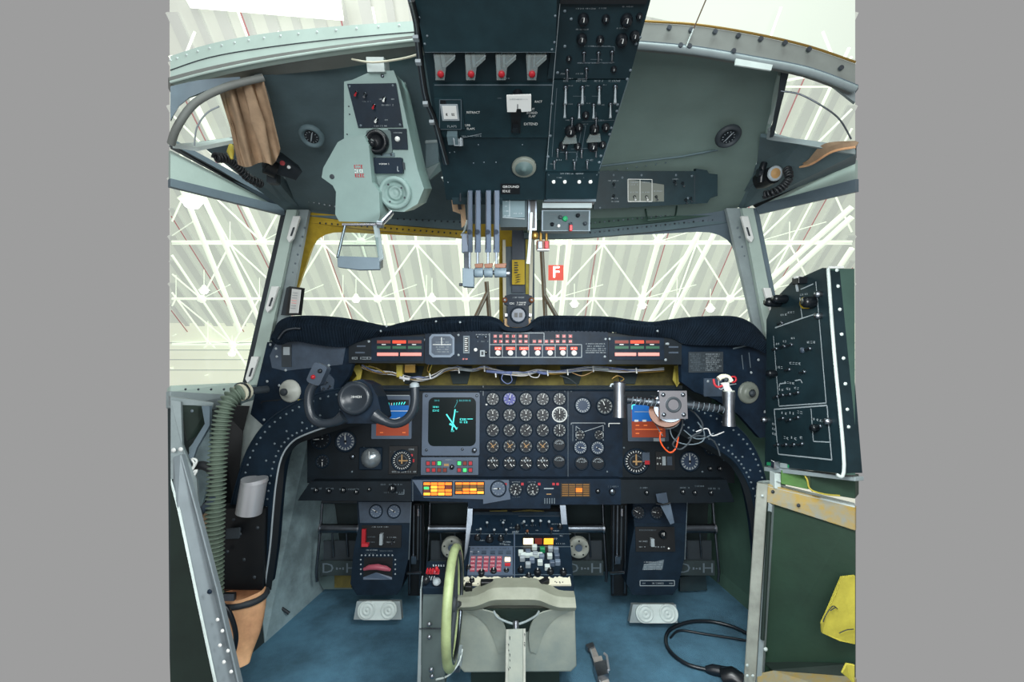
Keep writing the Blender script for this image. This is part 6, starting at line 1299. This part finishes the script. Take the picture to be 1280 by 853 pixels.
# ---------------------------------------------------------------- things on the floor
m = MB(); P_ = catmull([Q(x, y, Y) for x, y, Y in ((934, 797, 1.66), (915, 785, 1.70), (890, 779, 1.73), (865, 780, 1.73), (844, 785, 1.70), (834, 795, 1.66), (833, 808, 1.60), (842, 820, 1.545), (860, 831, 1.50), (882, 838, 1.478))], 6)
P_ = [V((p.x, p.y, .008)) for p in P_]; m.tube(P_, .0065, 'cable', 8); e = P_[-1]; m.tube([e, e + V((.02, -.008, .004)), e + V((.09, -.03, .006))], [.010, .017, .017], 'cable', 12); m.tube([e + V((.09, -.03, .006)), e + V((.094, -.031, .006))], .012, 'dark', 10)
solo(m, 'power_cable', 'black cable with a barrel plug looped on the blue floor at the right', 'cable')
m = MB(); P_ = [Q(x, y, Y) for x, y, Y in ((838, 794, 1.64), (850, 789, 1.68), (880, 790, 1.66), (910, 795, 1.64), (938, 800, 1.62))]; m.tube(catmull([V((p.x, p.y, .006)) for p in P_], 5), .004, 'cable', 6)
solo(m, 'thin_cable', 'thin dark cable lying across the loop of the black cable', 'cable')
m = MB(); m.tube([Q(905, 848, 1.44), Q(915, 846, 1.43), Q(925, 853, 1.42)], .028, 'knobblk', 12)
solo(m, 'rubber_bumper', 'black rubber lump on the floor against the green cabinet post', 'rubber foot')
def FL(px, py, z=0.):
    r = ray(px, py); return CAM + r * ((z - H) / r.z)
m = MB(); m.slab([FL(733, 806, .012), FL(741, 803, .012), FL(749, 822, .02), FL(745, 828, .02)], .005, 'belt'); m.slab([FL(741, 822, .03), FL(752, 820, .03), FL(764, 860, .012), FL(752, 860, .012)], .008, 'belt')
m.slab([FL(742, 829, .04), FL(757, 825, .04), FL(761, 842, .036), FL(747, 846, .036)], .03, 'steel'); m.slab([FL(732, 806, .022), FL(741, 803, .022), FL(743, 808, .022), FL(735, 811, .022)], .014, 'steel'); m.tube([FL(755, 817, .045), FL(758.5, 820, .045), FL(761, 838, .04)], .004, 'silverp', 6); m.tube([FL(738, 812, .02), FL(750, 852, .02)], .0025, 'dimw', 6)
solo(m, 'seat_belt', 'grey seat belt end with a metal buckle lying on the floor right of the box', 'seat belt')
# ---------------------------------------------------------------- left side structure
m = MB()
m.slab([Q(213, 500, 1.33), Q(226, 502, 1.34), Q(228, 556, 1.32), Q(246, 600, 1.33), Q(250, 660, 1.30), Q(213, 660, 1.28)], .02, 'frame')
m.slab([Q(213, 496, 1.34), Q(268, 504, 1.43), Q(266, 512, 1.43), Q(213, 508, 1.34)], .02, 'frame')
m.slab([Q(226, 506, 1.36), Q(262, 508, 1.42), Q(256, 540, 1.42), Q(234, 552, 1.38)], .008, 'dgreen')
m.strip([Q(252, 508, 1.38), Q(256, 530, 1.38), Q(240, 556, 1.36), Q(232, 580, 1.33)], [Q(262, 508, 1.38), Q(262, 532, 1.38), Q(246, 560, 1.36), Q(238, 584, 1.33)], .012, 'frameg')
m.slab([Q(318, 500, 1.72), Q(334, 536, 1.72), Q(316, 590, 1.72), Q(308, 640, 1.72), Q(292, 640, 1.72), Q(296, 560, 1.72), Q(302, 505, 1.72)], .01, 'pale')
m.slab([Q(272, 506, 1.60), Q(312, 508, 1.64), Q(304, 540, 1.64), Q(294, 640, 1.62), Q(290, 745, 1.6), Q(262, 745, 1.58)], .01, 'black')
m.slab([Q(236, 560, 1.45), Q(262, 530, 1.45), Q(262, 600, 1.45), Q(250, 640, 1.45), Q(238, 620, 1.45)], .01, 'wallg')
m.slab([Q(243, 640, 1.44), Q(262, 625, 1.46), Q(258, 700, 1.46), Q(252, 700, 1.46)], .01, 'curtain')
m.rivets([Q(217, 563, 1.30), Q(226, 562, 1.30), Q(220, 576, 1.30), Q(231, 576, 1.30)], (0, -1, 0), .007, 'white', 8); m.rivets([Q(240, 514, 1.35), Q(300, 534, 1.70), Q(292, 580, 1.70)], (0, -1, 0), .005, 'dimw2', 8)
struct(m, 'trim_12', 'grey riveted frame members below the left side window sill', 'frame', bevel=.001)
m = MB(); m.slab([Q(216, 572, 1.09), Q(226, 568, 1.09), Q(246, 640, 1.07), Q(272, 740, 1.05), Q(300, 862, 1.03), Q(334, 1010, 1.03), Q(302, 1010, 1.03), Q(268, 862, 1.02), Q(244, 750, 1.04), Q(222, 640, 1.06), Q(216, 606, 1.08)], .02, 'diagm')
m.slab([Q(268, 862, 1.018), Q(244, 750, 1.038), Q(222, 640, 1.058), Q(213, 606, 1.078), Q(213, 598, 1.078), Q(225, 640, 1.058), Q(248, 750, 1.038), Q(272, 862, 1.018)], .004, 'pale')
m.rivets([Q(278, 789, 1.035), Q(275, 807, 1.03), Q(285, 814, 1.03), Q(280, 828, 1.025), Q(289, 840, 1.025), Q(272, 775, 1.04)], (0, -1, 0), .0045, 'white', 8); m.rivets([Q(262, 740, 1.04)], (0, -1, 0), .006, 'navy', 8)
solo(m, 'seat_frame_rail', 'light grey slanting metal rail at the lower left edge with dark panel behind', 'rail', bevel=.002)
m = MB(); m.slab([Q(213, 600, 1.12), Q(222, 640, 1.11), Q(244, 750, 1.09), Q(268, 862, 1.07), Q(300, 990, 1.07), Q(213, 990, 1.07)], .01, 'dgreen')
solo(m, 'seat_side_panel', 'dark green panel filling the lower left corner behind the slanting rail', 'panel')
m = MB(); P_ = catmull([Q(x, y, Y) for x, y, Y in ((331, 488, 1.50), (312, 489, 1.46), (300, 491, 1.43), (290, 497, 1.41), (282, 510, 1.39), (276, 535, 1.38), (272, 570, 1.37), (270, 620, 1.36), (268, 680, 1.35), (267, 748, 1.34))], 60)
L_ = [0]
for a, b in zip(P_, P_[1:]): L_.append(L_[-1] + (b - a).length)
out = []; n = 400; j = 0
for i in range(n):
    d = .07 + (L_[-1] - .07) * i / (n - 1)
    while L_[j + 1] < d and j < len(L_) - 2: j += 1
    out.append(P_[j].lerp(P_[j + 1], (d - L_[j]) / max(1e-9, L_[j + 1] - L_[j])))
m.tube(out, [.0215 + .0065 * math.cos(i * 2 * math.pi / 8) for i in range(n)], 'hose', 14)
hs = thing('air_hose', 'grey green ribbed air hose bending down from the left side panel', 'hose', Matrix.Translation(out[-1]))
m.T = None; m.v = [hs.matrix_basis.inverted() @ v for v in m.v]; m.build('hose_body', hs)
m = WB(hs); m.tube([Q(334, 487, 1.52), Q(312, 489, 1.46)], .012, 'dark', 12).tube([Q(307, 489.5, 1.455), Q(300, 491, 1.43)], .028, 'cream', 16).tube([Q(303, 489.5, 1.44), Q(301.5, 490, 1.435)], .031, 'dsteel', 16); m.build('hose_nozzle', hs)
m = MB(); m.tube(catmull([Q(x, y, 1.36) for x, y in ((243, 584), (252, 582), (262, 586), (268, 596), (266, 612))], 5), .013, 'rubber', 10); m.tube(catmull([Q(x, y, 1.33) for x, y in ((238, 590), (243, 581), (240, 574), (246, 577), (238, 592), (246, 588), (240, 599))], 4), .0035, 'white', 6); m.tube(catmull([Q(x, y, 1.35) for x, y in ((244, 645), (262, 630), (268, 620))], 4), .012, 'slate', 8)
solo(m, 'rubber_duct', 'short black rubber duct tied with white cord left of the ribbed hose', 'duct')
m = MB(); m.tube(catmull([Q(x, y, 1.33) for x, y in ((272, 752), (284, 762), (292, 780), (295, 800), (290, 822), (283, 832))], 5), .007, 'cable', 8)
solo(m, 'thin_cable', 'black cable hanging in front of the brown leather boot', 'cable')
m = MB(); m.tube(catmull([Q(x, y, 1.9) for x, y in ((345, 660), (352, 668), (362, 700), (372, 722), (388, 735))], 5), .006, 'dark', 6)
m.v = [V((v.x, v.y - .18, v.z)) for v in m.v]
solo(m, 'thin_cable', 'thin dark cable sagging down the left leg well wall', 'cable')
# ---------------------------------------------------------------- right side console and cabinet
RC = Fr((.868, 1.50, 1.0), (.022, -.30, 0), (0, 0, 1))
rc = thing('side_console', 'tall dark green switch console leaning at the right edge', 'console', RC.M)
m = MB(); pl_ = RC.poly([(958, 400), (968, 375), (990, 352), (1028, 335), (1036, 338), (1056, 592), (1050, 592), (956, 582), (958, 440)]); m.prism(pl_, -.05, 0, 'oh2')
m.build('console_face', rc, .002)
m = WB(rc); a = RC.w(1035, 336, .0); b = RC.w(1055, 594, 0)
m.slab([a, V(((1068 - 640) / FP * a.y, a.y, a.z)), V(((1069 - 640) / FP * b.y, b.y, b.z)), b], .05, 'greens'); m.v = m.v
sp_ = m.build('console_side', rc)
m = WB(rc); m.tube(catmull([a + V((-.002, -.003, 0)), a.lerp(b, .4) + V((-.003, -.003, 0)), b + V((-.002, -.003, .03)), b + V((-.02, 0, 0))], 6), .0045, 'pale', 8); m.tube([a + V((.0, -.003, .003)), a + V((.04, -.003, .003))], .004, 'white', 6)
for y in (338, 358, 387, 418, 448, 480, 512, 534): x = 1046 + (y - 336) * .075; m.rivets([Q(x, y, 1.17)], (0, -1, 0), .0048, 'pale', 8)
m.build('edge_trim', rc)
m = MB()
for L in ([(969, 410), (1003, 398)], [(1001, 362), (1017, 355)], [(1000, 372), (1003, 398), (1022, 392)], [(1020, 352), (1026, 420), (1033, 504), (974, 508), (967, 420)], [(968, 512), (1034, 507), (1040, 575), (973, 568), (968, 512)], [(1014, 511), (1017, 552), (1038, 553)], [(974, 484), (975, 480), (983, 479)], [(994, 476), (1001, 475), (1003, 479)]): plin(m, RC, L, 1.0, 'dimw', 0)
for x0, x1, y, h_ in ((976, 984, 394, 2.2), (985, 993, 391, 2.2), (1000, 1012, 369, 2), (970, 975, 430, 2.2), (979, 984, 427, 2.2), (989, 995, 423, 2.2), (1009, 1021, 428, 2.6), (970, 981, 459, 2.6), (987, 1001, 454, 2.6), (981, 992, 478, 2.4), (974, 981, 487, 2.6), (983, 990, 486, 2.6), (993, 1000, 485, 2.6), (977, 985, 516, 3), (987, 993, 516, 3), (997, 1003, 515, 3), (1017, 1034, 524, 2.8), (980, 988, 547, 3), (989, 998, 547, 3), (1000, 1005, 547, 3)): pmark(m, RC, x0, x1, y, h_, 'dimw', 0, .98, 2.8)
for y in (530, 536, 542): pmark(m, RC, 965.5, 970, y, 2.6, 'dimw', 0, 1, 2.)
m.build('printed_lines', rc)
def bat(x, y, k='knobblk', L=.016, c='dsteel'):
    p = RC.l(x, y); m = MB().lathe([(.006, 0), (.006, .004), (.003, .006)], c, None, 10).tube([(0, 0, .004), (-.002, -.004, L)], [.002, .0036], k, 8); m.build('toggle_switch', rc, 0, p)
for x, y in ((978, 404), (971, 436), (981, 433), (990, 431), (1013, 436), (969, 468), (987, 462), (1006, 465), (972, 496), (979, 494), (988, 493), (998, 491), (979, 523), (988, 525), (998, 522), (973, 556), (983, 556), (993, 556), (1003, 555), (1019, 535), (1026, 533)): bat(x, y)
for x, y, r_, L in ((975, 378, .016, .05), (983, 374, .014, .045), (1018, 378, .017, .035), (970, 467, .012, .03), (1022, 535, .011, .02), (1007, 350 + 84, .0001, .001)):
    if r_ < .001: continue
    p = RC.l(x, y); MB().lathe([(r_ * .8, 0), (r_, .004), (r_ * .95, L * .8), (r_ * .7, L), (0, L)], 'knobblk', None, 16).build('knob', rc, 0, p)
MB().lathe([(.017, 0), (.017, .014), (.013, .016)], 'placard', None, 18).build('knob_collar', rc, 0, RC.l(1010, 379))['label'] = 'yellow knob collar'
MB().lathe([(.009, 0), (.008, .004), (0, .005)], 'slate', None, 16).build('indicator_lens', rc, 0, RC.l(1003, 438))
m = MB(); m.box(RC.l(1000, 351, .012), (.03, .02, .03), 'knobblk').box(RC.l(998, 347, .02), (.016, .006, .02), 'white').tube([RC.l(995, 352, .01), RC.l(997, 364, .02)], .004, 'dimw', 6); m.build('guarded_switch', rc, .001)
for x, y in ((958, 525), (1038, 527), (1026, 395), (1026, 368)): MB().lathe([(.009, 0), (.010, .006), (.008, .016), (0, .018)], 'steel', None, 14).build('latch_screw', rc, 0, RC.l(x, y))
m = WB(rc); m.slab([Q(960, 578, 1.48), Q(1030, 584, 1.30), Q(1030, 590, 1.30), Q(960, 584, 1.48)], .02, 'frame'); m.slab([Q(958, 578, 1.475), Q(966, 579, 1.45), Q(966, 583, 1.45), Q(958, 582, 1.475)], .02, 'green'); m.slab([Q(984, 581, 1.41), Q(993, 582, 1.39), Q(993, 586, 1.39), Q(984, 585, 1.41)], .01, 'green'); m.slab([Q(955, 584, 1.49), Q(1069, 597, 1.19), Q(1069, 602, 1.19), Q(955, 589, 1.49)], .03, 'frame')
for x, Y in ((969, 1.45), (1023, 1.31)): m.box(Q(x, 581, Y - .01), (.018, .02, .024), 'chrome')
m.build('base_strip', rc, .001)
# green cabinet
t = thing('open_cabinet', 'green panelled cabinet with a worn pale metal frame at the lower right', 'cabinet', Matrix.Translation((.92, 1.3, 0)))
m = WB(t); m.slab([Q(950, 622, 1.49), Q(1069, 640, 1.30), Q(1069, 862, 1.30), Q(944, 862, 1.46)], .012, 'greenp'); m.build('back_panel', t)
m = WB(t); m.slab([Q(947, 605, 1.48), Q(960, 606, 1.455), Q(1069, 634, 1.285), Q(1069, 664, 1.285), Q(958, 628, 1.455), Q(947, 626, 1.48)], .015, 'ystain'); m.slab([Q(947, 604, 1.48), Q(1069, 633, 1.285), Q(1069, 629, 1.32), Q(960, 602, 1.53)], .006, 'pale')
m.rivets([Q(998, 632, 1.38), Q(966, 615, 1.44)], (0, -1, 0), .006, 'dark', 8); m.build('top_rail', t, .002)
m = WB(t); m.slab([Q(946, 604, 1.47), Q(960, 606, 1.45), Q(944, 862, 1.42), Q(929, 862, 1.43)], .02, 'rackm'); m.slab([Q(960, 628, 1.45), Q(965, 632, 1.44), Q(951, 862, 1.41), Q(944, 862, 1.42)], .03, 'frame')
m.rivets([Q(953, 620, 1.445), Q(934, 845, 1.41), Q(941, 845, 1.41), Q(934, 832, 1.41), Q(941, 857, 1.41)], (0, -1, 0), .005, 'pale', 8); m.build('corner_post', t, .002)
m = WB(t); m.slab([Q(946, 842, 1.43), Q(966, 838, 1.40), Q(1069, 846, 1.27), Q(1069, 870, 1.2), Q(946, 866, 1.38)], .01, 'ystain'); m.slab([Q(950, 826, 1.46), Q(1069, 829, 1.29), Q(1069, 846, 1.27), Q(966, 838, 1.40)], .004, 'dgreen'); m.build('bottom_shelf', t, .002)
m = WB(t); m.rivets([Q(957, 812, 1.42)], (0, -1, 0), .007, 'pale', 8); m.tube([Q(962, 640, 1.435), Q(953, 800, 1.415)], .006, 'dgreen', 6); m.build('latch_stud', t)
for pts, lb in (([(1069, 720), (1052, 722), (1044, 745), (1034, 765), (1027, 780), (1028, 792), (1050, 802), (1069, 806)], 'yellow green cloth pinned to the green cabinet panel'), ([(1069, 832), (1058, 830), (1052, 842), (1062, 850), (1069, 858)], 'yellow cloth scrap poking up at the bottom right corner')):
    m = MB(); Y = 1.27 if pts[0][1] < 800 else 1.2; m.slab([Q(x, y, Y + .004 * (i % 2)) for i, (x, y) in enumerate(pts)], .006, 'cloth')
    if Y > 1.25: m.tube(catmull([Q(x, y, Y - .004) for x, y in ((1038, 764), (1044, 760), (1047, 762), (1041, 758), (1032, 770), (1029, 778))], 3), .0014, 'dark', 5); m.tube(catmull([Q(x, y, Y - .004) for x, y in ((1049, 792), (1058, 788), (1067, 787))], 3), .0014, 'dark', 5)
    solo(m, 'yellow_cloth', lb, 'cloth', bevel=.002)
m = MB(); m.slab([Q(976, 588, 1.42), Q(1008, 590, 1.38), Q(1010, 612, 1.36), Q(976, 605, 1.42)], .05, 'bright_green'); m.slab([Q(1012, 592, 1.34), Q(1069, 598, 1.26), Q(1069, 624, 1.26), Q(1014, 615, 1.34)], .05, 'greenp'); m.tube(catmull([Q(1005, 593, 1.35), Q(1009, 600, 1.34), Q(1013, 612, 1.33), Q(1030, 618, 1.30), Q(1050, 620, 1.28)], 4), .003, 'ytape', 6); m.box(Q(969, 600, 1.45), (.02, .03, .05), 'pale')
solo(m, 'green_bin', 'bright green metal bin on top of the cabinet under the console', 'bin', bevel=.002)
m = MB(); m.tube(catmull([Q(x, y, Y) for x, y, Y in ((940, 605, 1.6), (955, 602, 1.5), (975, 602, 1.42))], 4), .003, 'pale', 6)
solo(m, 'thin_cable', 'thin pale cable running behind the green cabinet post', 'cable')
# ---------------------------------------------------------------- camera, world, lamps
cd = bpy.data.cameras.new('camera'); cam = bpy.data.objects.new('camera', cd); COL.objects.link(cam)
cam.location = CAM; cam.rotation_euler = (math.radians(90), 0, 0)
cd.sensor_width = 36; cd.lens = 36 * FP / 1280; cd.clip_start = .02; cd.clip_end = 300
S.camera = cam
w = bpy.data.worlds.new('world'); S.world = w; w.use_nodes = True
g = lin(157); w.node_tree.nodes['Background'].inputs[0].default_value = (g, g, g, 1); w.node_tree.nodes['Background'].inputs[1].default_value = 1
S.view_settings.view_transform = 'Standard'; S.view_settings.look = 'None'
S.cycles.use_denoising = True; S.cycles.max_bounces = 6; S.cycles.transparent_max_bounces = 12
S.cycles.sample_clamp_indirect = 4
def area(nm, loc, aim, sx, sy, e, c=(1, 1, 1)):
    l = bpy.data.lights.new(nm, 'AREA'); l.shape = 'RECTANGLE'; l.size = sx; l.size_y = sy; l.energy = e; l.color = c
    o = bpy.data.objects.new(nm, l); COL.objects.link(o); o.location = loc
    o.rotation_euler = (V(aim) - V(loc)).to_track_quat('-Z', 'Y').to_euler(); return o
area('skylight_lamp', (.1, .75, 2.6), (.1, 1.2, 0), 1.4, .5, 24, (.86, 1, .97))
area('cabin_fill', (-.1, -.7, 1.4), (0, 1.7, .4), 1.1, .9, 30, (.95, .99, 1))  # unseen fill added behind the camera to brighten the cockpit
area('floor_fill', (.25, .6, 1.3), (.25, 1.5, 0), .35, .3, 13, (.95, 1, 1))  # unseen fill added to lift the floor and pedal area
area('windshield_lamp', (0, 3.4, 2.6), (0, 1.4, .4), 3, 1.4, 50, (.93, 1, .95))
area('hangar_lamp_left', (-12, 14, 16), (0, 38, 8), 10, 10, 1800, (1, 1, .96))
area('hangar_lamp_right', (12, 14, 16), (0, 38, 8), 10, 10, 1800, (1, 1, .96))
